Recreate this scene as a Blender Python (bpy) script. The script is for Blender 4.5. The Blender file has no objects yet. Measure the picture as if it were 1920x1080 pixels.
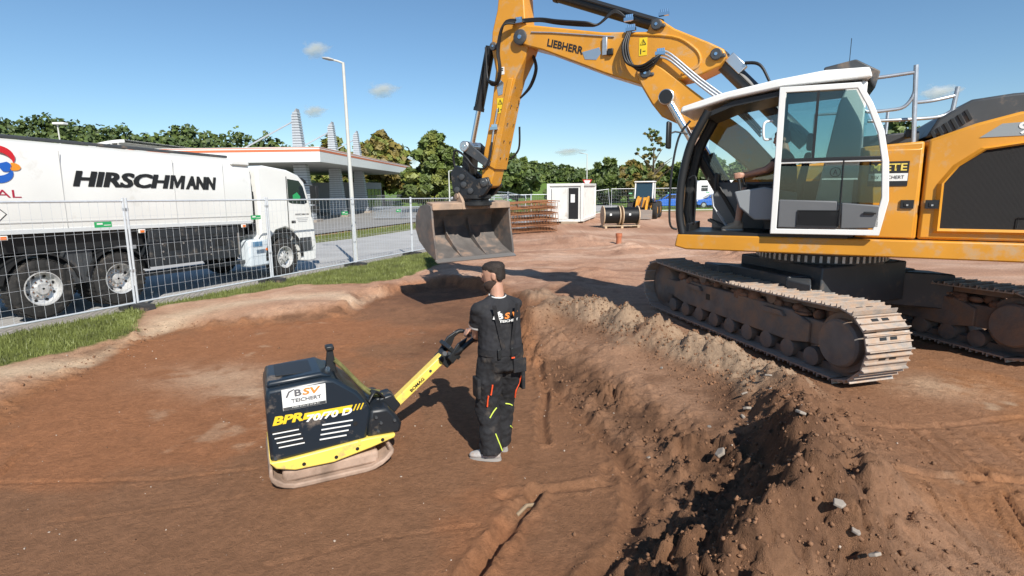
import bpy, math, random
import numpy as np
from mathutils import Vector, Matrix
rng = random.Random(7); nr = np.random.default_rng(7)
sc = bpy.context.scene; sc.cycles.volume_bounces = 6; COL = sc.collection
R_ = math.radians

# ---------------- camera ----------------
F = 1020.0; PITCH = R_(10.44); ROLL = R_(0.7); CH = 2.25
_cp, _sp = math.cos(PITCH), math.sin(PITCH)
_r0 = np.array([1., 0, 0]); _d0 = np.array([0, -_sp, -_cp]); FW = np.array([0, _cp, -_sp])
RT = math.cos(ROLL)*_r0 + math.sin(ROLL)*_d0
DN = -math.sin(ROLL)*_r0 + math.cos(ROLL)*_d0
CAM = np.array([0, 0, CH])
def ray(x, y): return FW + RT*(x-960)/F + DN*(y-540)/F
def onz(x, y, z=0.0):
    v = ray(x, y); return CAM + v*((z-CH)/v[2])
def atY(x, y, Y):
    v = ray(x, y); return CAM + v*(Y/v[1])
cd = bpy.data.cameras.new('camera'); cam = bpy.data.objects.new('camera', cd); COL.objects.link(cam)
cd.sensor_width = 36; cd.lens = F/1920*36; cd.clip_end = 6000; cd.clip_start = 0.05
up = -DN
cam.matrix_world = Matrix(((RT[0], up[0], -FW[0], 0), (RT[1], up[1], -FW[1], 0), (RT[2], up[2], -FW[2], CH), (0, 0, 0, 1)))
sc.camera = cam

# ---------------- sky, sun, exposure ----------------
SUN = Vector((0.81, -1.98, 1.80)).normalized()
w = bpy.data.worlds.new('World'); sc.world = w; w.use_nodes = True
nt = w.node_tree; bg = nt.nodes['Background']; st = nt.nodes.new('ShaderNodeTexSky'); st.sky_type = 'NISHITA'
st.sun_disc = False; st.sun_elevation = math.asin(SUN.z); st.sun_rotation = math.atan2(SUN.x, SUN.y)
st.air_density = 1.0; st.dust_density = 0.0; st.ozone_density = 6.0; st.altitude = 0
hs_ = nt.nodes.new('ShaderNodeHueSaturation'); hs_.inputs['Saturation'].default_value = 1.0; hs_.inputs['Hue'].default_value = .493; nt.links.new(st.outputs[0], hs_.inputs['Color'])
nt.links.new(hs_.outputs[0], bg.inputs[0]); bg.inputs[1].default_value = 0.092
sl = bpy.data.lights.new('sun', 'SUN'); sl.energy = 4.7; sl.angle = R_(0.53); sl.color = (1, .95, .87)
so = bpy.data.objects.new('sun', sl); COL.objects.link(so); so.location = (10, -20, 30)
so.rotation_euler = SUN.to_track_quat('Z', 'Y').to_euler()
sc.view_settings.view_transform = 'Standard'; sc.view_settings.look = 'None'
sc.view_settings.exposure = 0.38; sc.view_settings.gamma = 1.0

# ---------------- materials ----------------
MATS = {}
def mat(name, col, rough=.5, metal=0., var=0., vs=4., bump=0., bs=60., dirt=None, ds=3., da=.5, coat=0., spec=.5):
    if name in MATS: return MATS[name]
    m = bpy.data.materials.new(name); m.use_nodes = True; MATS[name] = m
    n = m.node_tree.nodes; l = m.node_tree.links; b = n['Principled BSDF']
    b.inputs['Base Color'].default_value = (*col, 1); b.inputs['Roughness'].default_value = rough
    b.inputs['Metallic'].default_value = metal; b.inputs['Coat Weight'].default_value = coat
    b.inputs['Specular IOR Level'].default_value = spec
    tc = n.new('ShaderNodeTexCoord'); last = None
    if var > 0:
        nz = n.new('ShaderNodeTexNoise'); nz.inputs['Scale'].default_value = vs; nz.inputs['Detail'].default_value = 6
        l.new(tc.outputs['Object'], nz.inputs['Vector'])
        rp = n.new('ShaderNodeMapRange'); rp.inputs[1].default_value = .3; rp.inputs[2].default_value = .7
        rp.inputs[3].default_value = 1-var; rp.inputs[4].default_value = 1+var
        l.new(nz.outputs[0], rp.inputs[0])
        mx = n.new('ShaderNodeMix'); mx.data_type = 'RGBA'; mx.blend_type = 'MULTIPLY'; mx.inputs[0].default_value = 1
        mx.inputs[6].default_value = (*col, 1)
        cb = n.new('ShaderNodeCombineColor')
        for i in range(3): l.new(rp.outputs[0], cb.inputs[i])
        l.new(cb.outputs[0], mx.inputs[7]); last = mx.outputs[2]
    if dirt:
        nz = n.new('ShaderNodeTexNoise'); nz.inputs['Scale'].default_value = ds; nz.inputs['Detail'].default_value = 8; nz.inputs['Roughness'].default_value = .65
        l.new(tc.outputs['Object'], nz.inputs['Vector'])
        rp = n.new('ShaderNodeMapRange'); rp.inputs[1].default_value = .62-.3*da; rp.inputs[2].default_value = .78-.2*da
        l.new(nz.outputs[0], rp.inputs[0])
        mx = n.new('ShaderNodeMix'); mx.data_type = 'RGBA'
        l.new(rp.outputs[0], mx.inputs[0]); mx.inputs[7].default_value = (*dirt, 1)
        if last: l.new(last, mx.inputs[6])
        else: mx.inputs[6].default_value = (*col, 1)
        last = mx.outputs[2]
        rr = n.new('ShaderNodeMapRange'); rr.inputs[3].default_value = rough; rr.inputs[4].default_value = .9
        l.new(rp.outputs[0], rr.inputs[0]); l.new(rr.outputs[0], b.inputs['Roughness'])
        if metal:
            mm = n.new('ShaderNodeMapRange'); mm.inputs[3].default_value = metal; mm.inputs[4].default_value = 0
            l.new(rp.outputs[0], mm.inputs[0]); l.new(mm.outputs[0], b.inputs['Metallic'])
    if last: l.new(last, b.inputs['Base Color'])
    if bump > 0:
        nz = n.new('ShaderNodeTexNoise'); nz.inputs['Scale'].default_value = bs; nz.inputs['Detail'].default_value = 5
        l.new(tc.outputs['Object'], nz.inputs['Vector'])
        bp = n.new('ShaderNodeBump'); bp.inputs['Strength'].default_value = bump; bp.inputs['Distance'].default_value = .02
        l.new(nz.outputs[0], bp.inputs['Height']); l.new(bp.outputs[0], b.inputs['Normal'])
    return m
def glass(name, tint=(.75, .9, .88), refl=.12):
    m = bpy.data.materials.new(name); m.use_nodes = True
    n = m.node_tree.nodes; l = m.node_tree.links; n.remove(n['Principled BSDF'])
    t = n.new('ShaderNodeBsdfTransparent'); t.inputs[0].default_value = (*tint, 1)
    g = n.new('ShaderNodeBsdfGlossy'); g.inputs['Roughness'].default_value = .02
    f = n.new('ShaderNodeFresnel'); f.inputs[0].default_value = 1.5
    a = n.new('ShaderNodeMath'); a.operation = 'ADD'; a.inputs[1].default_value = refl*.3
    x = n.new('ShaderNodeMixShader'); l.new(f.outputs[0], a.inputs[0]); l.new(a.outputs[0], x.inputs[0])
    l.new(t.outputs[0], x.inputs[1]); l.new(g.outputs[0], x.inputs[2]); l.new(x.outputs[0], n['Material Output'].inputs[0])
    MATS[name] = m; return m
DUST = (.36, .24, .16)
YEL = mat('machine_yellow', (.63, .28, .026), .40, var=.10, vs=1.3, dirt=(.47, .33, .19), ds=4.5, da=.30, coat=.1, bump=.03, bs=8)
YEL2 = mat('compactor_yellow', (.86, .64, .12), .4, dirt=DUST, ds=7, da=.25)
WHT = mat('white_paint', (.80, .80, .77), .35, var=.03, vs=2, coat=.2)
WHTT = mat('tank_white', (.78, .78, .75), .33, var=.05, vs=.9, dirt=(.55, .52, .46), ds=1.1, da=.10, coat=.2)
WHTD = mat('dusty_white', (.74, .73, .69), .5, var=.06, vs=2, dirt=(.45, .4, .33), ds=1.5, da=.15)
BLK = mat('black_plastic', (.016, .017, .018), .45)
BLKD = mat('dusty_black', (.014, .017, .021), .42, dirt=(.22, .17, .12), ds=5, da=.16)
RUB = mat('rubber', (.02, .02, .02), .75, var=.2, dirt=(.12, .09, .07), ds=6, da=.2)
HOSE = mat('hose_rubber', (.012, .012, .013), .5)
CHR = mat('chrome', (.75, .76, .78), .12, metal=1)
ZNC = mat('fence_zinc', (.60, .63, .66), .45, metal=.25, var=.08, vs=20)
STL = mat('galvanised_steel', (.52, .55, .58), .42, metal=.75, var=.1, vs=20)
RIM = mat('wheel_rim', (.62, .62, .61), .35, metal=.35, var=.15, vs=15, dirt=(.2, .17, .14), ds=8, da=.25)
ALU = mat('aluminium', (.66, .67, .68), .3, metal=.9)
DGR = mat('dark_grey_metal', (.055, .06, .065), .45, var=.1, dirt=(.2, .15, .11), ds=4, da=.2)
MGR = mat('mid_grey_panel', (.13, .135, .14), .55, var=.05)
TRK = mat('track_steel', (.40, .36, .32), .5, metal=.35, var=.2, vs=10, dirt=(.42, .29, .20), ds=7, da=.85, bump=.3, bs=30)
TRKF = mat('muddy_frame', (.16, .14, .125), .75, var=.25, vs=4, dirt=(.27, .175, .115), ds=3.5, da=.7, bump=.3, bs=25)
BKTD = mat('dusty_bucket', (.30, .22, .165), .7, var=.2, vs=5, dirt=(.44, .30, .205), ds=3, da=.7)
BKT = mat('worn_bucket', (.17, .155, .145), .5, metal=.3, var=.2, vs=5, dirt=(.33, .21, .14), ds=2.5, da=.4)
MUD = mat('dried_mud', (.24, .135, .085), .95, var=.25, vs=12, bump=.6, bs=25)
CONC = mat('concrete', (.31, .265, .22), .9, var=.12, vs=6, bump=.2)
GLS = glass('clear_glass', (.90, .96, .95)); GLD = glass('tinted_glass', (.58, .72, .71))
GRN = mat('green_plastic', (.03, .36, .12), .5)
RED = mat('red_paint', (.55, .03, .03), .5)
ORA = mat('orange_plastic', (.85, .2, .03), .5)

# ---------------- mesh helpers ----------------
def vec(p): return Vector((float(p[0]), float(p[1]), float(p[2])))
class MB:
    def __init__(s): s.v = []; s.f = []; s.m = []; s.mi = 0
    def add(s, vs, fs):
        o = len(s.v); s.v += [tuple(map(float, q)) for q in vs]
        for q in fs: s.f.append([o+i for i in q]); s.m.append(s.mi)
        return s
    def box(s, c, d, rot=None):
        hx, hy, hz = d[0]/2, d[1]/2, d[2]/2
        p = [Vector((x*hx, y*hy, z*hz)) for x, y, z in ((-1,-1,-1),(1,-1,-1),(1,1,-1),(-1,1,-1),(-1,-1,1),(1,-1,1),(1,1,1),(-1,1,1))]
        if rot is not None: p = [rot @ q for q in p]
        return s.add([q+vec(c) for q in p], [(0,3,2,1),(4,5,6,7),(0,1,5,4),(1,2,6,5),(2,3,7,6),(3,0,4,7)])
    def cyl(s, a, b, r, r2=None, n=16, cap=True):
        a, b = vec(a), vec(b); r2 = r if r2 is None else r2; d = (b-a).normalized()
        x = d.orthogonal().normalized(); y = d.cross(x); vs = []
        for c, q in ((a, r), (b, r2)):
            for i in range(n):
                t = 2*math.pi*i/n; vs.append(c+x*math.cos(t)*q+y*math.sin(t)*q)
        fs = [(i, (i+1) % n, n+(i+1) % n, n+i) for i in range(n)]
        if cap: fs += [tuple(range(n-1, -1, -1)), tuple(range(n, 2*n))]
        return s.add(vs, fs)
    def loft(s, rings, cap=True):
        # rings: list of (centre, vecA, vecB[, power]) ellipses with the same point count
        n = 20; vs = []
        for rg in rings:
            c, a, b = vec(rg[0]), vec(rg[1]), vec(rg[2]); pw = rg[3] if len(rg) > 3 else 1.0
            for i in range(n):
                t = 2*math.pi*i/n; ct, sn = math.cos(t), math.sin(t)
                vs.append(c+a*math.copysign(abs(ct)**pw, ct)+b*math.copysign(abs(sn)**pw, sn))
        k = len(rings)
        fs = [(j*n+i, j*n+(i+1) % n, (j+1)*n+(i+1) % n, (j+1)*n+i) for j in range(k-1) for i in range(n)]
        if cap: fs += [tuple(range(n-1, -1, -1)), tuple(range((k-1)*n, k*n))]
        return s.add(vs, fs)
    def tube(s, pts, r, n=8, smooth=0, cap=True):
        P = [vec(p) for p in pts]
        if smooth:
            Q = []
            for i in range(len(P)-1):
                p0 = P[max(i-1, 0)]; p1 = P[i]; p2 = P[i+1]; p3 = P[min(i+2, len(P)-1)]
                for k in range(smooth):
                    t = k/smooth
                    Q.append(.5*((2*p1)+(-p0+p2)*t+(2*p0-5*p1+4*p2-p3)*t*t+(-p0+3*p1-3*p2+p3)*t**3))
            P = Q+[P[-1]]
        rs = r if isinstance(r, (list, tuple)) else [r]*len(P)
        if len(rs) != len(P): rs = list(np.interp(np.linspace(0, 1, len(P)), np.linspace(0, 1, len(rs)), rs))
        vs = []; x = None
        for i, p in enumerate(P):
            d = (P[min(i+1, len(P)-1)]-P[max(i-1, 0)]).normalized()
            x = d.orthogonal().normalized() if x is None else (x-d*x.dot(d)).normalized()
            y = d.cross(x)
            for k in range(n):
                t = 2*math.pi*k/n; vs.append(p+x*math.cos(t)*rs[i]+y*math.sin(t)*rs[i])
        k = len(P)
        fs = [(j*n+i, j*n+(i+1) % n, (j+1)*n+(i+1) % n, (j+1)*n+i) for j in range(k-1) for i in range(n)]
        if cap: fs += [tuple(range(n-1, -1, -1)), tuple(range((k-1)*n, k*n))]
        return s.add(vs, fs)
    def prism(s, poly, a, b, ax='y'):
        # polygon in the two other axes (x,z for 'y'; x,y for 'z'; y,z for 'x'), extruded from a to b
        def P(p, t): return (p[0], t, p[1]) if ax == 'y' else ((p[0], p[1], t) if ax == 'z' else (t, p[0], p[1]))
        n = len(poly); ar = sum(poly[i][0]*poly[(i+1) % n][1]-poly[(i+1) % n][0]*poly[i][1] for i in range(n))
        flip = (ar > 0) == (ax == 'y')
        if flip: poly = poly[::-1]
        vs = [P(p, a) for p in poly]+[P(p, b) for p in poly]
        if a > b: vs = [P(p, b) for p in poly]+[P(p, a) for p in poly]
        fs = [(i, (i+1) % n, n+(i+1) % n, n+i) for i in range(n)]+[tuple(range(n-1, -1, -1)), tuple(range(n, 2*n))]
        return s.add(vs, fs)
    def ball(s, c, r, nu=12, nv=8):
        r = (r, r, r) if not isinstance(r, (tuple, list)) else r; c = vec(c); vs = [c+Vector((0, 0, r[2]))]
        for j in range(1, nv):
            ph = math.pi*j/nv
            for i in range(nu):
                t = 2*math.pi*i/nu; vs.append(c+Vector((r[0]*math.sin(ph)*math.cos(t), r[1]*math.sin(ph)*math.sin(t), r[2]*math.cos(ph))))
        vs.append(c-Vector((0, 0, r[2])))
        fs = [(0, 1+i, 1+(i+1) % nu) for i in range(nu)]
        for j in range(nv-2):
            fs += [(1+j*nu+i, 1+(j+1)*nu+i, 1+(j+1)*nu+(i+1) % nu, 1+j*nu+(i+1) % nu) for i in range(nu)]
        e = len(vs)-1; b = 1+(nv-2)*nu
        fs += [(e, b+(i+1) % nu, b+i) for i in range(nu)]
        return s.add(vs, fs)
    def lathe(s, prof, c, axis='z', n=24, cap=True):
        # prof: (radius, height) pairs
        vs = []; c = vec(c)
        for r, h in prof:
            for i in range(n):
                t = 2*math.pi*i/n; a, b = r*math.cos(t), r*math.sin(t)
                vs.append(c+(Vector((a, b, h)) if axis == 'z' else Vector((b, h, a)) if axis == 'y' else Vector((h, a, b))))
        k = len(prof)
        fs = [(j*n+i, j*n+(i+1) % n, (j+1)*n+(i+1) % n, (j+1)*n+i) for j in range(k-1) for i in range(n)]
        if cap: fs += [tuple(range(n-1, -1, -1)), tuple(range((k-1)*n, k*n))]
        return s.add(vs, fs)
    def mesh(s, name, mats, smooth=35):
        me = bpy.data.meshes.new(name); me.from_pydata(s.v, [], s.f)
        for m in (mats if isinstance(mats, (list, tuple)) else [mats]): me.materials.append(m)
        if len(me.materials) > 1: me.polygons.foreach_set('material_index', s.m)
        if smooth:
            me.polygons.foreach_set('use_smooth', [True]*len(me.polygons)); me.set_sharp_from_angle(angle=R_(smooth))
        me.update(); return me
    def build(s, name, mats, parent=None, smooth=35, bevel=0, loc=None, rz=0, label=None, cat=None, group=None, kind=None):
        o = obj(name, s.mesh(name, mats, smooth), parent, loc, rz)
        if bevel:
            b = o.modifiers.new('bevel', 'BEVEL'); b.width = bevel; b.segments = 2; b.limit_method = 'ANGLE'; b.angle_limit = R_(40)
        tag(o, label, cat, group, kind); return o
def obj(name, me, parent=None, loc=None, rz=0):
    o = bpy.data.objects.new(name, me); COL.objects.link(o); o.parent = parent
    if loc is not None: o.location = vec(loc)
    o.rotation_euler[2] = rz; return o
def tag(o, label=None, cat=None, group=None, kind=None):
    if label: o['label'] = label
    if cat: o['category'] = cat
    if group: o['group'] = group
    if kind: o['kind'] = kind
    return o
def thing(name, loc, rz, label, cat, group=None):
    return tag(obj(name, None, None, loc, rz), label, cat, group)
def text(name, s, mat_, parent, org, xd, yd, w, h, shear=0, bold=0, lift=.004, depth=.002):
    """lettering fitted into a w x h box whose lower left corner is org; xd, yd are unit vectors"""
    c = bpy.data.curves.new(name, 'FONT'); c.body = s; c.shear = shear; c.offset = bold; c.resolution_u = 3
    t = bpy.data.objects.new(name, c); COL.objects.link(t)
    me = bpy.data.meshes.new_from_object(t); bpy.data.objects.remove(t)
    n = len(me.vertices); a = np.empty(n*3); me.vertices.foreach_get('co', a); a = a.reshape(n, 3)
    lo, hi = a.min(0), a.max(0); a = (a-lo)/np.maximum(hi-lo, 1e-6)
    xd, yd = np.array(xd, float), np.array(yd, float); nd = np.cross(xd, yd)
    q = np.array(org, float)+a[:, :1]*w*xd+a[:, 1:2]*h*yd+lift*nd
    me.vertices.foreach_set('co', q.ravel()); me.materials.clear(); me.materials.append(mat_); me.update()
    return obj(name, me, parent)
def copy_tree(o, parent=None):
    c = o.copy(); COL.objects.link(c); c.parent = parent
    for ch in [x for x in bpy.data.objects if x.parent == o]: copy_tree(ch, c)
    return c

# ---------------- numpy noise ----------------
_tab = nr.random((256, 256))
def vnoise(x, y):
    xi = np.floor(x).astype(int); yi = np.floor(y).astype(int); fx = x-xi; fy = y-yi
    fx = fx*fx*fx*(fx*(fx*6-15)+10); fy = fy*fy*fy*(fy*(fy*6-15)+10)
    g = lambda i, j: _tab[i & 255, j & 255]
    return ((g(xi, yi)*(1-fx)+g(xi+1, yi)*fx)*(1-fy)+(g(xi, yi+1)*(1-fx)+g(xi+1, yi+1)*fx)*fy)*2-1
def fbm(x, y, s, o=4, g=.5, off=0):
    t = 0; a = 1; n = 0
    for i in range(o):
        t = t+a*vnoise(x*s+17.3*i+off, y*s+9.1*i-off); n += a; a *= g; s *= 2.03
    return t/n
def worley(x, y, s, off=0.):
    X = x*s+off; Y_ = y*s-off*.7; xi = np.floor(X).astype(int); yi = np.floor(Y_).astype(int); best = np.full(X.shape, 9.); val = np.zeros(X.shape)
    for dx in (-1, 0, 1):
        for dy in (-1, 0, 1):
            cx = xi+dx; cy = yi+dy; jx = _tab[cx & 255, cy & 255]; jy = _tab[(cy+91) & 255, (cx+37) & 255]; d = np.hypot(X-cx-jx, Y_-cy-jy); k = d < best
            best = np.where(k, d, best); val = np.where(k, _tab[(cx*7+13) & 255, (cy*5+71) & 255], val)
    return best, val
def clods_h(x, y, s, fill, off=0.):
    """rounded lumps: cells of a jittered grid, only a share of them filled"""
    f, v = worley(x+.06*vnoise(x*s*1.7+5, y*s*1.7), y+.06*vnoise(x*s*1.7, y*s*1.7+9), s, off); r = .28+.30*((v*7.3) % 1)
    return np.maximum(0, 1-(f/r)**2)**.6*.85*r/s*(v < fill)
def sstep(a, b, x):
    t = np.clip((x-a)/(b-a), 0, 1); return t*t*(3-2*t)
def segdist(x, y, pts):
    """distance to a polyline, and interpolated third coordinate along it"""
    best = np.full(x.shape, 1e9); val = np.zeros(x.shape); side = np.zeros(x.shape)
    for (ax, ay, av), (bx, by, bv) in zip(pts[:-1], pts[1:]):
        dx, dy = bx-ax, by-ay; L = dx*dx+dy*dy+1e-9
        t = np.clip(((x-ax)*dx+(y-ay)*dy)/L, 0, 1); d = np.hypot(x-ax-t*dx, y-ay-t*dy)
        k = d < best; best = np.where(k, d, best); val = np.where(k, av+(bv-av)*t, val)
        side = np.where(k, np.sign((x-ax)*dy-(y-ay)*dx), side)
    return best, val, side
def polysd(x, y, P):
    ins = np.zeros(x.shape, bool); n = len(P)
    for i in range(n):
        ax, ay = P[i][:2]; bx, by = P[(i+1) % n][:2]
        c = ((ay > y) != (by > y)) & (x < (bx-ax)*(y-ay)/((by-ay) if by != ay else 1e-9)+ax); ins ^= c
    d, _, _ = segdist(x, y, [(p[0], p[1], 0) for p in P+[P[0]]])
    return np.where(ins, -d, d)
# ================= GROUND =================
PZ = -0.2                                   # floor of the shallow dig
RO = np.array([-7.1, 10.5]); RD = np.array([.335, .942]); RL = np.array([-.942, .335])   # road frame: along, to its far side
def road_st(x, y): return (x-RO[0])*RD[0]+(y-RO[1])*RD[1], (x-RO[0])*RL[0]+(y-RO[1])*RL[1]
def road_xy(s, t): p = RO+RD*s+RL*t; return float(p[0]), float(p[1])
def pxp(L, z): return [tuple(float(q) for q in onz(x, y, z)[:2]) for x, y in L]
PIT = pxp([(-60, 860), (0, 812), (63, 760), (160, 712), (230, 668), (332, 632), (480, 618), (560, 607), (658, 595), (697, 566), (757, 550), (835, 538),
           (905, 546), (950, 590), (985, 685), (1050, 745), (1130, 820), (1195, 860), (1250, 915), (1240, 980), (1180, 1040), (1120, 1090)], PZ)
PIT += [(.3, 1.2), (-7, 1.2), (-7.5, 3.6)]
def crest(L): return [(*[float(q) for q in onz(x, y, z)[:2]], z) for x, y, z in L]
CREST = crest([(985, 548, .10), (1030, 560, .22), (1085, 566, .30), (1160, 590, .30), (1250, 626, .27), (1340, 660, .25), (1430, 694, .27), (1487, 742, .36),
               (1518, 820, .34), (1530, 900, .34), (1500, 950, .33), (1400, 1000, .31), (1290, 1050, .25), (1190, 1110, .15)])
CREST2 = crest([(1530, 900, .34), (1560, 985, .26), (1610, 1060, .2), (1680, 1180, .15)])
LUMPS = [(*onz(1010, 600, 0)[:2], .26, .33), (*onz(1060, 545, 0)[:2], .2, .6), (*onz(850, 520, 0)[:2], .10, .5), (*onz(640, 585, 0)[:2], .08, .5),
         (*onz(560, 580, 0)[:2], .07, .55), (*onz(330, 612, 0)[:2], .09, .45), (*onz(120, 690, 0)[:2], .06, .4), (*onz(1080, 455, 0)[:2], .28, 1.6),
         (*onz(1200, 470, 0)[:2], .2, 1.3), (*onz(1110, 515, 0)[:2], .13, .6), (*onz(1400, 485, 0)[:2], .35, .8), (*onz(1385, 850, 0)[:2], -.09, .50), (*onz(1320, 930, -.1)[:2], -.07, .35), (*onz(1180, 660, 0)[:2], .10, .5)]
GROOVES = [([(1010, 690), (1024, 740), (1016, 780), (1022, 830)], .045, .05), ([(1030, 720), (1060, 750), (1110, 800), (1165, 860), (1190, 930), (1185, 990), (1150, 1050), (1110, 1090)], .07, .05),
           ([(1003, 925), (960, 975), (915, 1040), (880, 1090)], .055, .075), ([(0, 905), (150, 903), (300, 900), (480, 880)], .025, .012), ([(1140, 880), (1150, 905), (1060, 915), (940, 930)], .05, .03),
           ([(60, 838), (30, 860), (5, 890)], .02, .03), ([(560, 690), (640, 650), (760, 628)], .03, .012), ([(630, 655), (720, 690), (800, 700)], .025, .010), ([(500, 1060), (700, 1010), (900, 985)], .02, .01), ([(100, 980), (320, 955), (470, 930)], .02, .008)]
for k in range(9):                          # bucket tooth marks on the flat ground beside the mound
    a = 1665+k*34; j = (k*37) % 11-5; GROOVES.append(([(a+j*2, 798+k*2+j*3), (a+60+j, 845+k*3), (a+130-j*3, 900+k*4-j*4)], .011+.004*(k % 3), .012+.008*(k % 4)))
for k in range(7):
    a = 1620+k*55; j = (k*29) % 13-6; GROOVES.append(([(a+j*3, 908+4*k+j), (a+30+j, 960+5*k), (a+90, 1030+j*2), (a+190, 1090)], .012+.005*(k % 2), .012+.010*(k % 3)))
GROOVES += [([(1585, 890), (1750, 895), (1960, 905)], .035, .03), ([(1600, 805), (1760, 800), (1960, 780)], .035, .015)]
GRV = [([(*onz(x, y, PZ if x < 1200 else 0)[:2], 0) for x, y in L], w, d) for L, w, d in GROOVES]

def road_z(s): return -.085-.018*(np.clip(s, -8, 18)-4.5)
def height(x, y):
    x = np.asarray(x, float); y = np.asarray(y, float); s, t = road_st(x, y)
    near = np.exp(-np.maximum(np.hypot(x, y-6)-9, 0)/8)
    z = .02*fbm(x, y, .35, 3)*near+.010*fbm(x, y, 2.2, 4)*near
    z = z+(road_z(s)+.05)*sstep(-1.5, -.1, t)*(1-sstep(30, 60, t))-.11*sstep(-.02, .12, t)*(t < 400)
    far = np.hypot(x*.7, y)
    z = z+np.maximum(far-62, 0)*.010*sstep(62, 110, far)+10*sstep(140, 420, far)*(1+.35*fbm(x, y, .006, 2))+60*sstep(600, 1500, far)*0
    mid = sstep(8.5, 11, y)*(1-sstep(30, 48, y))*(t < -1.2)
    z = z+mid*(.07*fbm(x, y, .45, 4, .55, 8)+.035*fbm(x*.4, y*1.6, 1.0, 3, .5, 28)+.02*(1-np.abs(fbm(x, y, 1.6, 3, .5, 19))))
    # lumps
    for lx, ly, h, w_ in LUMPS:
        q = np.exp(-((x-lx)**2+(y-ly)**2)/w_**2); z = z+h*q*(1+.7*fbm(x, y, 2.1, 3))
    # dig
    sd = polysd(x, y, PIT)+.17*fbm(x, y, 1.1, 4, .6)+.04*fbm(x, y, 6, 3)
    right = sstep(.2, 1.2, x)
    wbank = .40+.55*right+.35*sstep(-2, -4.5, x)+.18*fbm(x, y, .8, 2, .5, 40)
    inn = 1-sstep(0, 1, sd/wbank)
    # spoil mound
    d, hc, side = segdist(x, y, CREST); d2, hc2, _ = segdist(x, y, CREST2)
    rough = fbm(x, y, 2.6, 5, .6); ridg = 1-np.abs(fbm(x, y, 4.2, 4, .55, 31))
    m = hc*np.exp(-(d/np.where(side > 0, .32, .52))**2); m2 = .8*hc2*np.exp(-(d2/.34)**2)
    mm = np.maximum(m, m2); mw = np.clip(mm/.2, 0, 1)
    mm = mm*(1+.35*rough)
    big = fbm(x, y, 1.7, 3, .5, 77); fine = fbm(x, y, 9, 3, .6, 5)
    clod = mw*(.06*big+.055*rough+.07*(ridg-.75)+.022*fine)*(.45+.55*sstep(.0, .5, np.abs(big)+.4*rough+.15))+np.exp(-((sd-.25)/.35)**2)*(.025*rough+.03*(ridg-.75))*(.35+.65*right)*near
    cl = .35*clods_h(x, y, 3.2, .45, 3)+.8*clods_h(x, y, 7, .6, 11)+.9*clods_h(x, y, 14, .7, 23)
    edge = np.exp(-((sd-.22)/.30)**2)*near; patch = sstep(-.15, .35, fbm(x, y, 1.6, 3, .5, 60))
    clod = clod+cl*np.maximum(mw*(.35+.65*sstep(-.2, .4, big+.3*rough)), edge*(.35+.9*patch)*(.95+.05*right))+edge*(1-right)*patch*(.55*clods_h(x, y, 2.4, .4, 33)+.03*big)+.35*clods_h(x, y, 11, .12, 47)*near*(1-inn)*sstep(-8.5, -7.5, -y)
    slope = np.exp(-((sd-.42)/.42)**2)*sstep(.3, .9, x)*near
    clod = clod+np.maximum(slope, .8*mw*sstep(5.6, 4.9, y))*(.8*clods_h(x, y, 2.9, .4, 71)+1.25*clods_h(x, y, 5.6, .6, 83)+1.3*clods_h(x, y, 11, .7, 97)+1.2*clods_h(x, y, 19, .75, 41)+.05*big)*(.35+.75*sstep(-.3, .3, fbm(x, y, 1.2, 3, .5, 15)))
    mm = mm*(1+.45*big)
    z = (z+mm)*(1-inn)+inn*(PZ+.10*sstep(-3, -6, x)*sstep(4.2, 6, y)+.012*fbm(x, y, .7, 3)+.006*fbm(x, y, 5, 3)+.25*mm*right)+clod
    for L, w_, dp in GRV:
        gd, _, _ = segdist(x, y, L); q = gd/w_*(1+.35*fbm(x, y, 9, 2))
        z = z-dp*np.exp(-q*q)+.45*dp*np.exp(-((q-1.7)/.6)**2)*(1+fbm(x, y, 14, 2))
    return z
def hz(x, y): return float(height(np.array([x]), np.array([y]))[0])

def axis(lo, hi, step, far, neg=None):
    a = list(np.arange(lo, hi, step)); s = step; v = hi
    while v < far: a.append(v); s *= 1.16; v += s
    if neg is not None:
        s = step; v = lo-step; b = []
        while v > neg: b.append(v); s *= 1.16; v -= s
        a = b[::-1]+a
    return np.array(a)
gx = np.unique(np.round(np.concatenate([axis(-6.8, .2, .034, .21, -1500)[:-1], np.arange(.2, 3.7, .021), axis(3.7, 6.6, .034, 1500)]), 4))
gy = np.concatenate([axis(2.3, 6.6, .023, 6.61, -60)[:-1], np.arange(6.6, 8.6, .033), np.arange(8.6, 20, .075), axis(20, 20.3, .15, 1600)])
gy = np.unique(np.round(gy, 4))
GX, GY = np.meshgrid(gx, gy); X, Y = GX.ravel(), GY.ravel(); Z = height(X, Y)
nx, ny = len(gx), len(gy)
# soil kinds (albedo)
def colmix(a, b, t): return a+(np.array(b)-a)*t[:, None]
s_, t_ = road_st(X, Y); sdp = polysd(X, Y, PIT)
n1 = fbm(X, Y, .55, 4); n2 = fbm(X, Y, 2.3, 4, .6, 50); n3 = fbm(X, Y, .22, 3, .5, 80); n4 = fbm(X, Y, 9, 3, .6, 11)
c = np.tile(np.array([.40, .245, .165]), (len(X), 1))                       # dry reddish site soil
c = colmix(c, (.50, .345, .25), sstep(-.1, .5, n1+.4*n2)*.8)
c = colmix(c, (.22, .115, .07), sstep(.15, .55, n2-.3*n1)*.5)
stk_ = fbm(X*.35, Y*1.5, .7, 4, .6, 66); c = colmix(c, (.25, .135, .085), sstep(.1, .5, stk_)*.55*sstep(7.5, 9, Y)); c = colmix(c, (.56, .41, .31), sstep(.15, .5, -stk_+.2*n2)*.5*sstep(7.5, 9, Y))
rgt = sstep(2.0, 3.4, X)*(1-sstep(7, 9, Y))
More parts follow.
